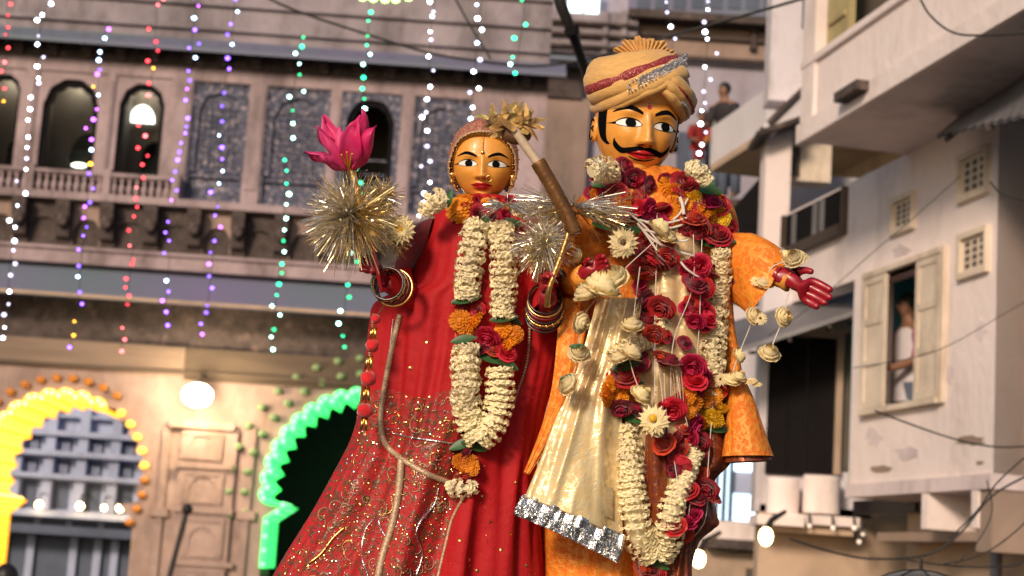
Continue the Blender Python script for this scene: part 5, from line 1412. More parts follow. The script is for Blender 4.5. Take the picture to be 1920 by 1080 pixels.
FLOR = [shared(floret_mesh(i), 'floret', m_flor, False) for i in range(5)]
DAISY = [shared(daisy_mesh(i), 'chrysanthemum', m_paler, False) for i in range(2)]
LEAF = shared(leaf_mesh(), 'leaf', m_leaf)
rf = random.Random(11)
def orient(n, spin=None, tilt=.0):
    n = V(n).normalized()
    n = (n+V((rf.gauss(0,tilt),rf.gauss(0,tilt),rf.gauss(0,tilt)))).normalized()
    return n.to_track_quat('Z','Y').to_matrix().to_4x4() @ Matrix.Rotation(rf.uniform(0,6.28) if spin is None else spin,4,'Z')
def put(name, me, parent, p, n, s, tilt=.15, sq=(1,1,1), spin=None):
    w = Matrix.Translation(p) @ orient(n, spin, tilt) @ Matrix.Diagonal((s*sq[0],s*sq[1],s*sq[2],1))
    return obj(name, me, parent, w)
TOC = V((0,-1,-.18))
def flower(kind, parent, x, y, rpx, d=None, n=None, off=.012, tilt=.3):
    me, nm = {'rose':(ROSE,'rose'),'pink':(PROSE,'rose'),'pale':(WROSE,'pale_rose'),'mari':(MARI,'marigold'),'mariy':(MARIY,'marigold'),'daisy':(DAISY,'chrysanthemum')}[kind]
    s = rpx*PXM
    if d is None: p, sn = surf(x, y, off)
    else: p = P(x,y,d)
    if n is None: n = V((rf.gauss(0,.45), -.7, rf.uniform(-.9,.9)))
    return put(nm, rf.choice(me), parent, p, n, s, tilt, (1,1,.85))
def leaf(parent, x, y, lpx, ang, d=None, off=.01, roll=.4):
    p = surf(x,y,off)[0] if d is None else P(x,y,d)
    a = radians(ang); xd = _r*cos(a)+_u*sin(a); z = (V((0,-1,0))*cos(roll)+_u*sin(roll)); w = frame_to(p, xd, z) @ Matrix.Scale(lpx*PXM,4)
    return obj('leaf', LEAF, parent, w)
def squash(p, n, t, s):
    z = n.normalized(); x = (t-z*t.dot(z)).normalized(); y = z.cross(x)
    m = Matrix(((x.x,y.x,z.x,p.x),(x.y,y.y,z.y,p.y),(x.z,y.z,z.z,p.z),(0,0,0,1)))
    return m @ Matrix.Diagonal((s*.62,s*1.25,s*.9,1)) @ Matrix.Rotation(rf.uniform(0,6.28),4,'Z')
def strand(parent, pts, rpx, pitch=11, per=8, fs=7.5, offk=.9, state=None, dlist=None, only=None, jit=.12, front=True, smooth=6):
    """a rope of florets along a pixel path, lying on whatever is behind it"""
    L = sum(sqrt((pts[i+1][0]-pts[i][0])**2+(pts[i+1][1]-pts[i][1])**2) for i in range(len(pts)-1)); n = max(2, int(L/pitch)+1)
    pp = catmull([V((a[0],a[1],a[2] if len(a)>2 else rpx)) for a in pts], n)
    W_ = [(surf(p.x,p.y,0,3.46,only)[0] if dlist is None else P(p.x,p.y,dlist)) for p in pp]
    for _ in range(smooth): W_ = [(W_[max(i-1,0)]+W_[i]+W_[min(i+1,n-1)])/3 for i in range(n)] if dlist is None and n>2 else W_
    W_ = [P(pp[i].x, pp[i].y, (W_[i]-EYE).dot(_f)-pp[i].z*PXM*offk) for i in range(n)]
    for i in range(n):
        t = (W_[min(i+1,n-1)]-W_[max(i-1,0)]).normalized(); b = V((0,-1,0)); b = (b-t*b.dot(t)).normalized(); s_ = t.cross(b)
        R_ = pp[i].z*PXM
        for k in range(per):
            a = lerp(-115,115,(k+.5*(i%2)+rf.uniform(-.15,.15))/(per-.5)) if front else 360*k/per
            a = radians(a); o = b*cos(a)+s_*sin(a)
            p = W_[i]+o*(R_-fs*PXM*.35)*rf.uniform(.88,1.08)+t*rf.gauss(0,.0018)
            nn = o + t*rf.gauss(-.05,.16)
            if state is not None and state[0] >= state[1]:
                w = squash(p, nn, t, fs*PXM*rf.uniform(.9,1.2))
                m_ = rf.choice(FLOR); c = len(state[2].v); state[2].add([w @ v.co for v in m_.vertices],[tuple(f.vertices) for f in m_.polygons])
            else:
                w = squash(p, nn, t, fs*PXM*rf.uniform(.9,1.2)); obj('floret', rf.choice(FLOR), parent, w)
                if state is not None: state[0] += 1
    MB().tube(W_, R_*.62, 8).build('garland_core', m_flor, parent)
    return W_
# ------------------------------------------------------------------ garland of the red idol
p0 = P(905,560,3.45)
gf = thing('flower_garland', p0, 'long double garland of cream florets, marigolds and roses round the neck of the red-robed idol', 'garland', 'garlands worn by the idols')
st = [0,290,MB()]
strand(gf, [(893,420,24),(884,470,26),(878,520,25),(875,556,22)], 24, 11.5, 8, 9.3, state=st)
strand(gf, [(938,424,24),(944,475,26),(945,540,25),(942,590,22)], 24, 11.5, 8, 9.3, state=st)
strand(gf, [(874,652,26),(873,700,27),(872,745,27),(880,790,27),(900,818,28)], 26, 12, 8, 9.5, state=st)
strand(gf, [(938,692,26),(938,730,27),(934,765,27),(922,800,27),(902,822,24)], 26, 12, 8, 9.5, state=st)
st[2].build('florets', m_flor, gf, False, 'stuff')
strand(gf, [(800,400,16),(812,378,22),(830,372,20)], 20, 11, 6, 8)
leaf(gf, 843, 372, 17, 80); leaf(gf, 850,395,15,60)
flower('mari', gf, 862, 393, 24); flower('rose', gf, 897, 402, 17); flower('rose', gf, 925, 408, 14); flower('pink', gf, 940, 396, 15)
flower('daisy', gf, 968, 396, 18); flower('mari', gf, 905, 384, 17); flower('mari', gf, 875, 378, 15); flower('rose', gf, 935, 382, 15); flower('pale', gf, 985, 392, 16); flower('rose', gf, 955, 378, 12); flower('mari', gf, 885, 385, 14); leaf(gf, 918, 414, 20, -20); leaf(gf, 962, 418, 20, -15)
leaf(gf, 875, 562, 28, 12, off=.03); leaf(gf, 868, 560, 22, 30, off=.025)
flower('rose', gf, 868, 580, 15); flower('rose', gf, 895, 580, 14)
for x,y in ((862,600),(892,603),(876,612)): flower('mari', gf, x, y, 19, off=.02)
flower('rose', gf, 872, 630, 16); leaf(gf, 870, 638, 24, 10, off=.03)
leaf(gf, 945, 598, 26, 8, off=.03); leaf(gf,962,600,18,-30)
for x,y in ((942,618),(962,628),(955,640)): flower('mari', gf, x, y, 18, off=.02)
flower('pink', gf, 914, 632, 21, off=.03); flower('rose', gf, 925,655,16, off=.03); flower('pink', gf, 950, 660, 18, off=.025); flower('rose', gf, 905,652,14,off=.02)
leaf(gf, 925, 674, 30, -15, off=.03); leaf(gf, 950,682,24,-30,off=.025)
leaf(gf, 868, 834, 26, 20, off=.02); leaf(gf, 888,838,24,-20, off=.02); flower('rose', gf, 876, 846, 15, off=.02)
for x,y in ((862,866),(882,867),(868,878),(884,878)): flower('mari', gf, x, y, 14, off=.018)
flower('rose', gf, 872, 893, 14, off=.016)
strand(gf, [(845,914,14),(865,916,19),(888,914,12)], 16, 9, 6, 7)
# ------------------------------------------------------------------ tinsel wands
def tinsel(c, R_, n, m_, name, parent, seed, flat=.7, dirf=None, w=.0008):
    r = random.Random(seed); q = MB()
    for i in range(n):
        while True:
            d = V((r.gauss(0,1),r.gauss(0,flat),r.gauss(0,1))).normalized()
            if dirf is None or dirf(d): break
        l = R_*(r.uniform(.45,1.08)); s = d.cross(V((r.gauss(0,1),r.gauss(0,1),r.gauss(0,1)))).normalized()
        bend = s*l*r.uniform(-.5,.5)+V((0,0,-.25*l*r.random())); g = []
        for k in range(4):
            t = k/3; p = c+d*l*t+bend*t*t; side = (s.cross(d)*(1 if k%2 else .6)+d*0).normalized()*w*(1-.3*t)
            g.append([p-side, p+side])
        q.grid(g)
    return q.build(name, m_, parent, False, 'stuff')
def wand_stem(parent, pts, r_, m_, name='stem'):
    q = MB().tube(catmull([P(*p) for p in pts], 24), r_, 8); return q.build(name, m_, parent, True)
w1 = thing('tinsel_wand', P(712,520,3.40), 'festival wand with a silver and gold tinsel ball topped by a magenta lily', 'wand', 'wands held by the red-robed idol')
wand_stem(w1, [(716,548,3.40),(706,500,3.39),(696,450,3.39),(680,410,3.39)], .0042, m_redp)
wand_stem(w1, [(680,410,3.39),(672,375,3.39),(662,330,3.39),(657,315,3.39)], .0078, m_foil, 'gold_collar')
c = P(662,404,3.39)
m_tg = mat('gold_tinsel', (.95,.66,.32), .22, metal=.85, var=.3, scale=90); m_ts = mat('silver_tinsel', (.90,.82,.74), .2, metal=.85, var=.2, scale=90)
tinsel(c, .098, 1300, m_tg, 'gold_tinsel', w1, 1, .6, lambda d: not (d.z>.75 and abs(d.x)<.3))
tinsel(P(655,402,3.38), .09, 1100, m_ts, 'silver_tinsel', w1, 2, .6, lambda d: d.x < .3)
tinsel(P(715,368,3.41), .045, 400, m_ts, 'silver_tinsel', w1, 3, .6); tinsel(P(718,366,3.41), .045, 250, m_tg, 'gold_tinsel', w1, 4, .6)
q = MB(); rt = random.Random(3)
for i in range(90):
    d_ = V((rt.gauss(0,1),rt.gauss(0,.5)-.4,rt.gauss(0,1))).normalized(); p = c+d_*rt.uniform(.05,.1); a_ = V((rt.gauss(0,1),rt.gauss(0,1),rt.gauss(0,1))).normalized()*.0026; b_ = a_.cross(d_).normalized()*.0026
    q.add([p-a_,p-b_,p+a_,p+b_],[(0,1,2,3)])
q.build('spangles', m_silver, w1, False, 'stuff')
m_lily = mat('magenta_silk_petal', (.90,.015,.20), .45, scale=10, var=.3, col2=(.95,.14,.42), trans=.45)
def petal_to(base, tip, wmax, parent, curl=.02, fold=.01, mname='petal'):
    b, t = P(*base), P(*tip); ax_ = t-b; L = ax_.length; ax_.normalize(); s = ax_.cross(V((0,-1,0))).normalized(); up = s.cross(ax_)*-1; g = []
    for i in range(13):
        v = i/12; w = wmax*PXM*sin(pi*min(1,v**.85*.93+.07))**.8; row = []
        for j in range(7):
            u = j/3-1; row.append(b+ax_*L*v+s*u*w + V((0,-1,0))*(curl*sin(v*pi*.9) - fold*u*u + 0) + (_r*.004+V((0,-.004,0)))*sin(v*8+u*4+tip[0])*v + _u*.003*sin(v*14+u*6))
        g.append(row)
    q = MB().grid(g); o = obj(mname, mk(mname, q.v, q.f, m_lily, True), parent)
    md = o.modifiers.new('solid','SOLIDIFY'); md.thickness = .0006; return o
bl = (654,318,3.385)
petal_to(bl, (682,206,3.37), 23, w1, .02, .02); petal_to(bl, (606,220,3.40), 17, w1, .01, -.012); petal_to(bl, (574,287,3.35), 11, w1, .03, .015)
petal_to(bl, (704,238,3.34), 20, w1, .03, .02); petal_to(bl, (634,240,3.37), 18, w1, .015); petal_to(bl, (593,238,3.37), 13, w1, .02, .015); petal_to(bl, (668,232,3.35), 20, w1, .03, -.01)
for k,(x,y) in enumerate(((640,290),(650,285),(660,288))): MB().tube([P(*bl),P(x,y,3.34)], .0016, 5).build('stamen', m_core, w1)
# pale flower by the red shoulder
pf = thing('pale_flower', P(750,430,3.44), 'cream chrysanthemum with a yellow heart pinned at the maroon sleeve of the red idol', 'flower')
put('petals', DAISY[0], pf, P(750,430,3.43), (-.05,-1,-.1), 30*PXM, 0); MB().ball(P(750,430,3.425), .0085, 10, 6, (1,.7,1)).build('flower_heart', m_core, pf)
put('petals', WROSE[1], pf, P(750,431,3.445), (-.05,-1,-.1), 27*PXM, 0)
tinsel(P(745,455,3.45), .035, 160, m_tg, 'gold_fringe', pf, 8, .5)
# second wand: slanting golden stem ending in a gold foil tuft
w2 = thing('tinsel_wand', P(1026,545,3.38), 'slanting gold-wrapped wand with blurred silver tinsel and a gold foil tuft, held between the idols', 'wand', 'wands held by the red-robed idol')
wand_stem(w2, [(1026,575,3.38),(1030,540,3.37),(1052,480,3.37),(1070,425,3.37)], .006, m_foil)
m_goldwrap = mat('tan_gold_wrap', (.17,.075,.022), .45, metal=.35, scale=40, var=.4, bump=.6, bscale=120)
wand_stem(w2, [(1078,438,3.37),(1064,405,3.37),(1038,355,3.37),(1008,303,3.37)], .0155, m_goldwrap, 'gold_handle')
wand_stem(w2, [(1008,305,3.37),(990,280,3.37),(962,240,3.37)], .0095, mat('buff_wrap',(.60,.46,.32),.6,scale=40,var=.2), 'pale_handle')
tinsel(P(1022,452,3.40), .066, 900, m_ts, 'silver_tinsel', w2, 12, .6); tinsel(P(1015,470,3.40), .06, 500, m_tg, 'gold_tinsel', w2, 13, .6)
tinsel(P(1075,385,3.42), .12, 420, m_ts, 'silver_tinsel', w2, 14, .35, lambda d: abs(d.z)<.25); tinsel(P(1085,400,3.42), .11, 300, m_tg, 'gold_tinsel', w2, 15, .35, lambda d: abs(d.z)<.3)
tinsel(P(950,385,3.42), .05, 260, m_ts, 'silver_tinsel', w2, 16, .35, lambda d: abs(d.z)<.3)
rt = random.Random(21)
for i in range(120):
    a = rt.uniform(radians(-35), radians(215)); d_ = V((cos(a)*1.2, rt.uniform(-1.0,.4), sin(a)*.7)).normalized(); b_ = P(962,232,3.38)+V((rt.gauss(0,.016),rt.gauss(0,.010),rt.gauss(0,.009)))
    w = frame_to(b_, d_.cross(V((0,-1,.1))).normalized(), d_) @ Matrix.Scale(rt.uniform(.014,.036),4)
    obj('foil_leaf', fl_me, w2, w @ Matrix.Rotation(rt.uniform(-.8,.8),4,'Z'))
w = frame_to(P(952,228,3.36), V((0,-.3,1)), P(916,196,3.36)-P(952,228,3.36)) @ Matrix.Scale(.05,4); obj('foil_leaf', fl_me, w2, w)
MB().ball(P(968,252,3.385), .026, 12, 8, (1.2,.8,.8)).build('brown_knot', mat('brown_cloth_knot',(.14,.06,.02),.7,scale=30,var=.4,bump=.8,bscale=90), w2, True)
# crest ornament on the scarf
q = MB(); rt = random.Random(4)
for i in range(9):
    a = lerp(radians(150), radians(40), i/8); obj('foil_leaf', fl_me, fem, frame_to(P(925+34*cos(a),262-14*sin(a),3.55), V((0,-.2,1)).cross(V((cos(a),0,sin(a)))), V((cos(a),-.4,sin(a)*.8))) @ Matrix.Scale(.022,4))
# ------------------------------------------------------------------ turbaned idol
DM = 3.64
base = P(1200,1420,DM); mal = thing('turbaned_idol', (base.x,base.y,1.12), 'wooden festival idol with painted black moustache, tan jewelled turban and orange gold-satin robes', 'idol', 'festival idols carried through the street')
hwM = head_world(1192, 242, DM-.02, .0945, 13, 9, 0.6)
headM, pjM, paM = make_head(mal, hwM, True)
rowsM = [(322,1165,1275,.5),(345,1120,1320,.7),(380,1078,1368,.9),(430,1056,1385,1),(500,1050,1378,1),(560,1050,1368,1),(650,1046,1370,1),(740,1032,1366,1.05),(850,1012,1366,1.1),
         (885,1010,1345,1.1),(930,1008,1338,1.12),(985,1010,1344,1.15),(1015,1010,1312,1.15),(1080,1008,1296,1.2),(1250,990,1310,1.3),(1420,980,1320,1.3)]
body = loft(rowsM, DM, .125, [m_orangesat, m_coat], 'robe', mal, 180, 160, .014, 2.8, 7.7, lambda x,y: (x > 1285 and y > 620) or (1190<x<1285 and y>560 and y<1000), lambda y: max(.45, min(1,(y-430)/300)))
limb([(1340,432,1340,545,3.60,.06),(1372,440,1362,545,3.58,.062),(1405,442,1382,568,3.55,.06),(1440,455,1398,585,3.52,.052),(1480,486,1404,588,3.50,.042)], m_orangesat, 'sleeve', mal, amp=.008, seed=2, freq=2.2)
limb([(1344,440,1344,535,3.60,.05),(1400,460,1385,560,3.55,.05),(1440,478,1410,575,3.52,.040)], m_maroon, 'sleeve_lining', mal, bvh=False)
MB().tube([P(1400,525,3.56),P(1440,512,3.50),P(1470,522,3.47),P(1482,528,3.46)], [.026,.022,.022,.023], 16).build('forearm', m_face, mal, True)
hw_ = P(1468,520,3.47); make_hand('hand', frame_to(hw_, P(1540,556,3.45)-hw_, P(1500,480,3.44)-hw_) @ Matrix.Rotation(radians(-18),4,'X'), mal, m_redp, .16, .06, .098)
limb([(1130,400,1150,500,3.58,.06),(1085,410,1110,530,3.55,.06),(1055,440,1088,560,3.50,.058),(1042,480,1085,575,3.46,.05),(1048,500,1090,560,3.43,.04)], m_orangesat, 'sleeve', mal, amp=.008, seed=12, freq=2.2)
h2 = P(1088,520,3.42); MB().tube([P(1070,530,3.48),h2,P(1098,512,3.40)], [.026,.022,.020], 14).build('forearm', m_face, mal, True)
make_hand('hand', frame_to(P(1096,512,3.40), P(1150,482,3.37)-P(1096,512,3.40), P(1110,440,3.36)-P(1096,512,3.40)), mal, m_redp, .5, .15, .068)
# layered clothes
sheet([[(1195,430,3.53),(1255,430,3.50),(1320,430,3.53)],[(1190,560,3.52),(1262,560,3.485),(1335,560,3.53)],[(1180,700,3.50),(1255,700,3.48),(1325,700,3.52)],[(1175,860,3.49),(1245,860,3.475),(1310,860,3.51)],[(1170,1000,3.48),(1240,1000,3.46),(1300,1000,3.5)]],
      m_kurta, 'kurta', mal, 50, 80, .012, 3.2, 1.3)
sheet([[(1120,560,3.48),(1160,560,3.465),(1205,560,3.48)],[(1092,660,3.46),(1135,660,3.445),(1190,650,3.47)],[(1062,735,3.445),(1110,735,3.43),(1172,725,3.46)],[(1036,800,3.43),(1095,805,3.41),(1165,810,3.45)],[(1010,870,3.42),(1080,885,3.40),(1165,905,3.44)],[(984,932,3.41),(1070,965,3.39),(1168,1010,3.43)]],
      m_goldsat, 'sash', mal, 60, 90, .013, 3.6, 5.1)
hem = sheet([[(982,926,3.405),(1070,960,3.385),(1172,1004,3.425)],[(972,942,3.40),(1062,982,3.38),(1166,1030,3.42)],[(962,964,3.40),(1055,1004,3.38),(1158,1056,3.42)]],
      m_silver, 'silver_hem', mal, 70, 14, .008, 9, 2.2, sm=False)
fr = MB(); rt = random.Random(9)
for i in range(500):
    t = rt.random(); x = lerp(966,1160,t); y = lerp(956,1050,t)+rt.uniform(-28,6); p = surf(x,y,.003,3.38)[0]; a_ = V((rt.gauss(0,1),rt.gauss(0,.4),rt.gauss(0,1))).normalized()*rt.uniform(.002,.005); b_ = V((rt.gauss(0,1),rt.gauss(0,1),rt.gauss(0,1))).cross(a_).normalized()*.0013
    fr.add([p-a_,p-b_,p+a_,p+b_],[(0,1,2,3)])
fr.build('hem_spangles', m_silver, hem, False, 'stuff')
sheet([[(1048,560,3.50),(1075,558,3.49),(1105,560,3.50)],[(1044,640,3.47),(1070,640,3.46),(1095,645,3.47)],[(1034,730,3.45),(1055,730,3.44),(1070,735,3.45)],[(1012,810,3.44),(1025,812,3.43),(1038,815,3.44)],[(982,886,3.43),(986,888,3.43),(992,890,3.43)]],
      m_orangesat, 'scarf_end', mal, 24, 60, .006, 3, 8.1)
sheet([[(1150,875,3.44),(1170,870,3.43),(1195,880,3.44)],[(1040,905,3.41),(1090,900,3.40),(1150,915,3.42)],[(1040,940,3.405),(1090,950,3.39),(1150,975,3.42)]][1:], m_kurta, 'sash_fold', mal, 30, 20, .004, 4, 2.2)
sheet([[(1212,800,3.46),(1228,800,3.45),(1250,800,3.47)],[(1208,880,3.455),(1228,880,3.445),(1250,880,3.46)],[(1210,985,3.45),(1232,985,3.44),(1250,985,3.455)]], m_coat, 'inner_panel', mal, 24, 40, .006, 3, 9.4)
# flared orange cloak tail on the right
limb([(1340,560,1372,560,3.59,.03),(1354,620,1378,620,3.57,.02),(1362,660,1386,660,3.56,.016),(1364,700,1392,700,3.55,.018),(1366,750,1412,748,3.54,.025),(1362,800,1428,798,3.53,.032),(1356,856,1448,856,3.52,.040)], m_orangesat, 'cloak_tail', mal, 60, .007, 3.3, 50, freq=3.0)
limb([(1366,700,1388,700,3.555,.010),(1364,780,1418,778,3.54,.024),(1360,868,1445,864,3.525,.034)], m_coat, 'cloak_lining', mal, 60, .006, 4.3, 40, freq=3.0, bvh=False)
sheet([[(1300,680,3.56),(1330,680,3.55),(1366,676,3.57)],[(1300,800,3.54),(1335,800,3.53),(1372,800,3.56)],[(1296,862,3.53),(1335,864,3.52),(1372,862,3.55)],[(1290,900,3.53),(1315,902,3.52),(1340,902,3.55)],[(1290,950,3.52),(1312,950,3.51),(1334,950,3.54)],[(1285,985,3.52),(1315,990,3.51),(1347,984,3.54)],[(1270,1012,3.52),(1285,1014,3.51),(1302,1012,3.54)],[(1250,1090,3.5),(1275,1090,3.5),(1296,1090,3.53)]],
      m_coat, 'coat_flap', mal, 30, 90, .008, 3, 6.6)
# turban
def ell_rho(zc, tilt, ca, c0, a, hh):
    # rho with (rho/a)^2+((zc+tilt*rho*ca-c0)/hh)^2=1
    A_ = 1/a**2+(tilt*ca/hh)**2; B_ = 2*(zc-c0)*tilt*ca/hh**2; C__ = ((zc-c0)/hh)**2-1; dd = B_*B_-4*A_*C__
    return (-B_+sqrt(dd))/(2*A_) if dd > 0 else None
TC, TA, TH = .98, 1.20, .80
q = MB().ball((0,.1,TC), 1.0, 40, 24, (TA*.97,TA*1.02,TH*.97)); tb = q.build('turban', m_turb, mal, True, None, hwM); BODY.append(bvh_of(tb.data, hwM))
def wrap(zc, tilt, rw, rt_, m_, name, a0=-200, a1=20, k=1.0, seed=0, zbow=0.0):
    g = []; ns = 14
    for i in range(91):
        t = i/90; a = radians(lerp(a0,a1,t)); ca = cos(a); rho = ell_rho(zc, tilt, ca, TC, TA, TH)
        if rho is None: continue
        x, y, z = rho*ca*k, rho*sin(a)*k, zc+tilt*rho*ca
        p = V((x, y+.1, TC+(z-TC)*k)); nrm = V((x/TA**2, y/TA**2, (z-TC)/TH**2)).normalized()
        g.append((p, nrm, t))
    rows = []
    for i,(p,nrm,t) in enumerate(g):
        tg = (g[min(i+1,len(g)-1)][0]-g[max(i-1,0)][0]).normalized(); up = nrm.cross(tg).normalized(); up = up if up.z > 0 else -up; row = []
        e = min(1, 8*t+.05, 8*(1-t)+.05)
        for j in range(ns):
            th = 2*pi*j/ns; f = 1+.10*noise.noise(V((j*.9+seed, t*9, seed)))
            row.append(p + up*(rw*cos(th))*f + nrm*(rt_*sin(th))*f*e + nrm*.03*noise.noise(V((t*14,seed,j*.4))))
        rows.append(row)
    q = MB().grid(rows, True); o = obj(name, mk(name, q.v, q.f, m_, True), tb, hwM); return o
wrap(1.58,.30,.26,.14,m_turb,'turban_fold',seed=5)
wrap(1.42,.42,.24,.15,m_turb,'turban_fold',seed=4)
wrap(1.30,.48,.16,.175,m_turbm,'maroon_band',seed=3)
wrap(1.16,.52,.20,.17,m_turb,'turban_fold',seed=2)
wrap(1.12,.54,.19,.185,m_jewel,'jewelled_band',a0=-118,a1=-5,seed=1)
wrap(.92,.56,.19,.20,m_turb,'turban_fold',a0=-230,a1=-30,seed=7)
wrap(.82,.56,.13,.20,m_turb,'turban_fold',a0=-230,a1=-55,seed=17)
wrap(1.24,-.50,.16,.14,m_turb,'turban_fold',a0=-88,a1=60,k=1.07,seed=8)
wrap(1.15,-.52,.05,.16,m_turbm,'maroon_band',a0=-80,a1=60,k=1.09,seed=9)
wrap(1.08,-.52,.15,.17,m_turb,'turban_fold',a0=-92,a1=60,k=1.06,seed=10)
wrap(1.03,-.52,.08,.21,m_jewel,'jewelled_band',a0=-70,a1=40,k=1.055,seed=11)
wrap(.93,-.52,.12,.20,m_turb,'turban_fold',a0=-88,a1=60,k=1.05,seed=12)
bd = MB()
for i in range(34):
    a = radians(lerp(-116,-18,i/33)); rho = ell_rho(1.10,.54,cos(a),TC,TA,TH); p = V((rho*cos(a), rho*sin(a)+.1, 1.10+.54*rho*cos(a))); nn = V((p.x/TA**2,(p.y-.1)/TA**2,(p.z-TC)/TH**2)).normalized()
    for dz in (-.09,0,.09) if i%3==0 else (-.11,.11): bd.ball(p+nn*.215+V((0,0,dz)), .026 if dz else .042, 6, 4)
bd.build('turban_beads', m_silver, tb, True, None, hwM)
# pleated fan tuft
g = []; nf = 72; bx, bz = -.08, 1.40
for i in range(6):
    v = i/5; row = []
    for j in range(nf+1):
        u = j/nf; a = radians(lerp(158, 18, u)); R_ = lerp(.10,.78+.04*sin(u*40)+.06*noise.noise(V((u*7,1,2))),v)
        zig = (.055 if j%4<2 else -.055)*v
        row.append(V((bx+cos(a)*R_*(1.05), -.45+.35*v*0-.10*sin(u*pi)+zig+.25*v*v*0, bz+sin(a)*R_*.78)))
    g.append(row)
q = MB().grid(g); tf = obj('turban_tuft', mk('turban_tuft', q.v, q.f, m_turb, False), tb, hwM)
md = tf.modifiers.new('solid','SOLIDIFY'); md.thickness = .02
q = MB()
for i in range(60):
    a = radians(rt.uniform(15,160)); R_ = rt.uniform(.25,.66); p0_ = V((bx,-.35,bz)); p1_ = V((bx+cos(a)*R_, -.35+rt.uniform(-.25,.3), bz+sin(a)*R_*.85)); s_ = V((sin(a),.3,-cos(a)))*.06
    q.grid([[p0_-s_*.3,p0_+s_*.3],[p0_.lerp(p1_,.6)-s_,p0_.lerp(p1_,.6)+s_],[p1_-s_*.8,p1_+s_*.8+V((0,0,.02))]])
q.build('tuft_pleats', m_turb, tb, False, None, hwM)
# ------------------------------------------------------------------ garlands of the turbaned idol
ga = thing('flower_garland', P(1200,700,3.45), 'thick garland of cream florets, roses and marigolds hanging from the shoulders of the turbaned idol', 'garland', 'garlands worn by the idols')
st = [0,290,MB()]
strand(ga, [(1108,322,22),(1132,316,26),(1150,330,18)], 24, 9, 7, 9, state=st)
strand(ga, [(1290,316,12),(1308,318,17),(1326,340,14)], 14, 9, 7, 8, state=st)
strand(ga, [(1352,470,19),(1352,520,20),(1347,570,20),(1336,620,26),(1332,660,28),(1338,694,20)], 20, 11, 7, 8.5, state=st)
strand(ga, [(1172,800,28),(1176,850,28),(1182,900,28),(1186,950,30),(1196,1005,34),(1224,1036,30)], 28, 12, 7, 9.5, state=st)
strand(ga, [(1302,848,18),(1290,885,18),(1270,925,22),(1256,965,26),(1252,1005,30),(1238,1040,26)], 24, 11, 7, 9, state=st)
strand(ga, [(1165,440,24),(1168,475,22)], 22, 11, 7, 9, state=st)
st[2].build('florets', m_flor, ga, False, 'stuff')
F_ = lambda k,x,y,r_,o=.02,**kw: flower(k, ga, x, y, r_, off=o, **kw)
leaf(ga,1140,345,30,8,off=.03); F_('pink',1128,362,20); F_('rose',1155,362,20,.025); F_('mari',1150,384,20); F_('mari',1168,392,17); F_('mari',1132,388,16); F_('rose',1130,412,20); F_('mari',1160,415,20); leaf(ga,1170,432,24,-10,off=.03)
F_('rose',1172,312,19,.03,n=V((.1,-.7,.5))); F_('rose',1190,334,20,.03); F_('pink',1200,338,14,.03)
F_('rose',1284,344,24,.03,n=V((0,-.7,.5))); F_('rose',1292,358,18,.02); leaf(ga,1326,358,30,-12,off=.03); leaf(ga,1318,350,24,10,off=.025); F_('rose',1320,382,22); F_('rose',1345,384,22); F_('pink',1332,378,20,.03)
F_('mari',1332,402,20); F_('mariy',1352,410,17); F_('mari',1318,400,15)
F_('rose',1300,410,24,.03); F_('rose',1318,422,20,.03); F_('rose',1345,440,26,.03,n=V((0,-.6,.5))); leaf(ga,1345,456,34,2,off=.03); F_('rose',1290,428,16,.03)
leaf(ga,1172,688,28,15,off=.03); F_('rose',1168,706,26,.03,n=V((0,-.6,.6)))
for x,y in ((1148,728),(1172,732),(1160,746),(1140,745),(1185,745)): F_('mari',x,y,17)
F_('rose',1165,766,20,.028); F_('rose',1190,768,18,.028); leaf(ga,1175,782,34,-3,off=.035); leaf(ga,1195,788,24,-8,off=.03)
for x,y in ((1288,742),(1300,758),(1318,748),(1340,742),(1290,768)): F_('mari',x,y,17)
F_('mariy',1338,785,20,.03); F_('mariy',1350,765,14); leaf(ga,1345,806,22,-5); leaf(ga,1215,1054,26,25,off=.03); leaf(ga,1232,1058,24,-25,off=.03); F_('rose',1205,1068,20,.03); F_('rose',1228,1075,18,.03); F_('mari',1210,1092,18)

# rose strings
gb = thing('rose_garland', P(1250,600,3.43), 'loose strings of dark red roses on white threads down the front of the turbaned idol', 'garland', 'garlands worn by the idols')
roses = [(1228,352,0,0),(1218,392,18,1),(1200,388,16,1),(1240,388,16,0),(1230,486,28,0),(1200,500,22,0),(1255,482,18,0),(1215,512,18,0),(1312,500,22,1),(1330,512,18,0),(1302,530,22,0),(1320,540,18,0),(1208,568,24,0),(1240,578,24,0),(1215,600,20,0),
 (1322,596,22,1),(1305,604,17,1),(1228,628,20,0),(1255,678,22,0),(1240,668,15,0),(1300,686,22,1),(1318,698,18,1),(1302,712,22,1),(1325,716,16,0),(1262,768,22,1),(1250,760,14,1),(1302,800,22,1),(1295,820,15,1),(1312,828,18,0),(1245,832,20,0),(1262,842,18,0),(1240,815,14,0),
 (1276,868,20,1),(1288,918,20,0),(1302,930,20,0),(1325,916,22,0),(1334,932,18,0),(1312,945,17,0),(1265,985,20,0),(1285,978,20,1),(1300,965,16,1),(1278,1000,20,0),(1262,1000,16,0)]
for x,y,r_,k in roses:
    if r_: flower('pink' if k else 'rose', gb, x, y, r_, off=.032, n=V((rf.gauss(0,.45),-.6,rf.choice((-1,1))*rf.uniform(.2,1.0))))
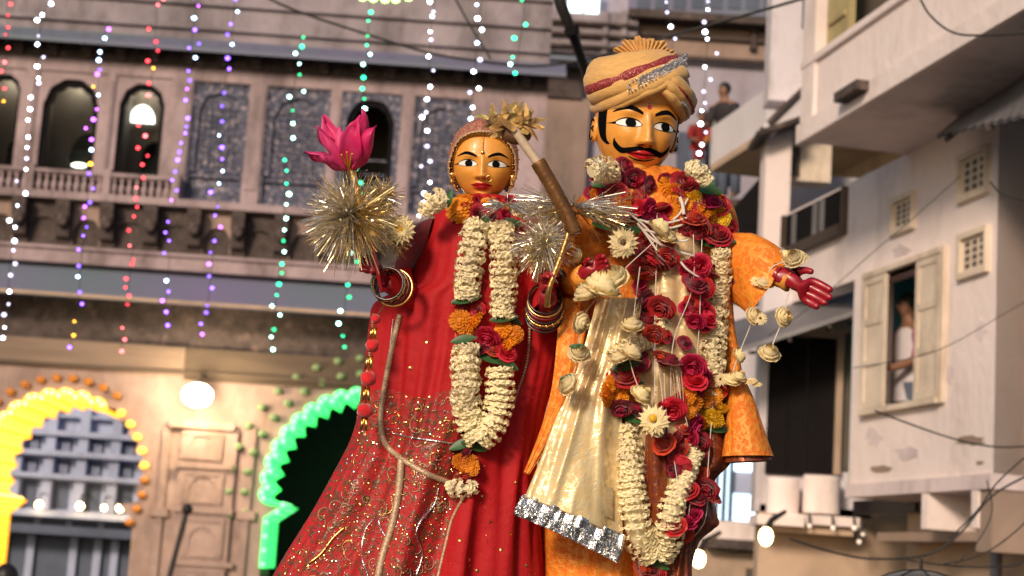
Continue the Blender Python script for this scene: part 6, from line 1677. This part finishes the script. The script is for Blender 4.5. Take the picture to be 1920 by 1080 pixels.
def thread(par, pts, r_=.0011, off=.03, m_=None, name='thread', n=40):
    pp = catmull([V((a,b,0)) for a,b in pts], n); W_ = [surf(p.x,p.y,off,3.42)[0] for p in pp]
    for _ in range(8): W_ = [W_[0]]+[(W_[i-1]+W_[i]*2+W_[i+1])/4 for i in range(1,n-1)]+[W_[-1]]
    return MB().tube(W_, r_, 5).build(name, m_ or m_thread, par, True)
for pts in (((1232,400),(1231,480),(1228,600),(1228,700),(1225,790)),((1318,420),(1314,500),(1312,600),(1305,700),(1306,800)),((1300,440),(1299,540),(1262,640),(1258,760)),((1245,700),(1250,780),(1262,850),(1275,930)),((1304,830),(1300,880),(1292,960),(1286,990)),((1326,930),(1325,960),(1318,985),(1300,1008)),
            ((1222,640),(1236,700),(1243,760),(1240,820)),((1268,690),(1275,740),(1290,800)),((1332,700),(1336,760),(1330,840),(1326,905))): thread(gb, pts)
for k in range(5): thread(gb, ((1256+k*5,690),(1260+k*5,725),(1262+k*5,765)), .0013, .03, m_trim, 'bead_string')
# smaller blossoms that fill the gaps
fz_ = random.Random(17)
def fill(parent, n, x0,x1,y0,y1, kinds, rr=(10,16), off=.02):
    for i in range(n):
        x, y = fz_.uniform(x0,x1), fz_.uniform(y0,y1); flower(fz_.choice(kinds), parent, x, y, fz_.uniform(*rr), off=off, n=V((fz_.gauss(0,.6),-.6,fz_.uniform(-.9,.9))))
fill(gf, 9, 852,962,376,392, ['mari','rose','pink','mari'], (10,14), .014); fill(ga, 12, 1185,1290,336,385, ['mari','rose','mari'], (12,17)); fill(gb, 9, 1195,1260,400,560, ['rose','rose','pink'], (11,17)); fill(gb, 6, 1195,1250,580,700, ['rose','rose'], (11,16))
fill(gb, 14, 1280,1345,480,720, ['rose','rose','pink'], (11,17)); fill(gb, 10, 1235,1320,740,860, ['rose','rose','pink'], (10,15)); fill(gb, 8, 1262,1335,870,1000, ['rose'], (10,15))
fill(ga, 12, 1112,1180,350,430, ['mari','rose','rose','mari'], (13,19)); fill(ga, 10, 1290,1372,370,455, ['mari','rose','rose','mariy'], (12,18))
fill(ga, 7, 1290,1350,730,800, ['mari','mariy','rose'], (11,15)); fill(ga, 4, 1130,1195,700,760, ['mari'], (10,14))
fill(ga, 12, 1200,1285,340,425, ['mari','rose','pink','mari','rose'], (11,16)); fill(ga, 7, 1110,1180,330,345, ['rose','pink'], (12,15)); fill(ga, 6, 1060,1130,440,500, ['rose','mari','pale'], (14,19), .03)
for k in range(9): leaf(ga, fz_.uniform(1120,1360), fz_.uniform(360,470), fz_.uniform(14,22), fz_.uniform(-60,60), off=.014)
for k in range(10): leaf(ga, fz_.choice((1172,1300,1325))+fz_.uniform(-22,22), fz_.uniform(690,830), fz_.uniform(12,20), fz_.uniform(-60,60), off=.012)
stz = [0,0,MB()]
strand(ga, [(1232,560,12),(1240,600,15),(1225,640,13)], 13, 10, 6, 8, state=stz); strand(ga, [(1330,700,12),(1334,730,15),(1322,770,12)], 13, 10, 6, 8, state=stz)
strand(ga, [(1215,640,14),(1180,650,18),(1150,670,16)], 15, 10, 6, 8.5, state=stz); strand(ga, [(1278,800,10),(1292,830,14),(1300,856,15)], 13, 9, 6, 8, state=stz)
stz[2].build('florets', m_flor, ga, False, 'stuff')
# white twisted necklace strings
gc = thing('thread_necklace', P(1250,440,3.43), 'tangle of thick white twisted threads across the chest of the turbaned idol', 'necklace')
for pts in (((1198,412),(1235,420),(1270,414),(1290,408)),((1196,420),(1225,450),(1262,468),(1300,480)),((1205,430),(1240,440),(1275,452),(1290,450)),((1262,470),(1285,502),(1310,520)),((1195,418),(1215,445),(1232,470)),((1210,416),(1250,428),(1285,420)),((1290,372),(1275,400),(1262,412)),((1180,400),(1210,425),(1240,460))): thread(gc, pts, .0027, .034, name='twisted_thread')
thread(gc, ((1275,370),(1280,385),(1282,402)), .0045, .04, name='twisted_thread')
# loose pale roses
gd = thing('pale_rose_garland', P(1180,650,3.40), 'loose garland of pale cream roses on thin strings swinging in front of the turbaned idol', 'garland', 'garlands worn by the idols')
for x,y,r_,d in ((1128,540,40,3.36),(1150,520,30,3.37),(1100,552,28,3.36),(1090,605,22,3.38),(1185,610,24,3.39),(1182,664,26,3.39),(1160,672,20,3.39),(1086,662,22,3.38),(1066,720,24,3.37),(1202,740,24,3.39),(1236,430,26,3.43),(1252,445,20,3.44)):
    flower('pale' , gd, x, y, r_, d, V((rf.gauss(0,.5),-.5,rf.uniform(.3,1.0))))
flower('daisy', gd, 1226, 788, 30, 3.37, V((0,-1,-.1)), tilt=.1); flower('pale', gd, 1226, 794, 28, 3.385, V((0,-1,.2))); MB().ball(P(1224,784,3.36), .008, 8, 6, (1,.6,1)).build('flower_heart', m_core, gd)
flower('daisy', gd, 1168, 455, 30, 3.40, V((0,-1,0)))
for pts in (((1230,450,3.42),(1150,525,3.38),(1090,600,3.39),(1086,665,3.39),(1066,722,3.38)),((1200,500,3.42),(1186,610,3.40),(1180,670,3.40),(1202,740,3.40),(1225,790,3.39))):
    MB().tube(catmull([P(*p) for p in pts], 24), .001, 5).build('thread', m_thread, gd)
leaf(gd,1082,650,14,0,3.375); leaf(gd,1064,708,14,10,3.365); leaf(gd,1130,425,20,-15,3.42)
ge = thing('pale_rose_garland', P(1445,590,3.46), 'short strings of small cream roses hanging from the open red hand at the right', 'garland', 'garlands worn by the idols')
for x,y,r_,d in ((1488,484,22,3.44),(1474,480,16,3.45),(1505,482,14,3.44),(1432,532,19,3.47),(1418,528,13,3.47),(1414,592,19,3.47),(1426,598,14,3.46),(1470,594,20,3.44),(1443,662,22,3.44),(1384,668,18,3.50),(1372,712,20,3.50),(1386,706,16,3.49),(1352,712,15,3.50),(1408,716,14,3.49),(1420,722,11,3.49)):
    flower('pale' if r_>15 else 'daisy', ge, x, y, r_, d, V((rf.gauss(0,.3),-.7,rf.uniform(.2,.8))))
for pts in (((1480,488,3.45),(1450,500,3.46),(1430,530,3.47),(1414,592,3.48),(1384,668,3.51),(1370,712,3.51)),((1490,520,3.45),(1476,560,3.45),(1470,594,3.45),(1455,630,3.45),(1443,662,3.45))):
    MB().tube(catmull([P(*p) for p in pts], 24), .0014, 5).build('thread', m_thread, ge)
wr = MB()
for i in range(12):
    a = 2*pi*i/12; flower('mari', ge, 1446+18*cos(a)*.5, 512+24*sin(a), 7, 3.485-.02*cos(a), V((cos(a)*.5,-.7,sin(a)*.5)))
# palanquin the idols stand on (just below the frame)
pc = P(1020,1420,3.6); pl = thing('carrying_platform', (pc.x,pc.y+.02,0), 'wooden carrying platform under the two idols, just below the picture', 'platform')
top = 1.118
def wb(name,x0,x1,y0,y1,z0,z1): MB().hexa([V((x,y,z)) for z in (z0,z1) for x,y in ((x0,y0),(x1,y0),(x1,y1),(x0,y1))]).build(name, m_wood, pl)
for k in range(5): wb('plank', pc.x-.65, pc.x+.65, pc.y-.40+k*.165, pc.y-.40+k*.165+.158, top-.03, top)
for s in (-1,1):
    wb('carrying_pole', pc.x-1.1, pc.x+1.1, pc.y+s*.33-.03, pc.y+s*.33+.03, top-.10, top-.031)
    for t_ in (-1,1): wb('leg', pc.x+t_*.55-.035, pc.x+t_*.55+.035, pc.y+s*.33-.03, pc.y+s*.33+.03, 0, top-.101)
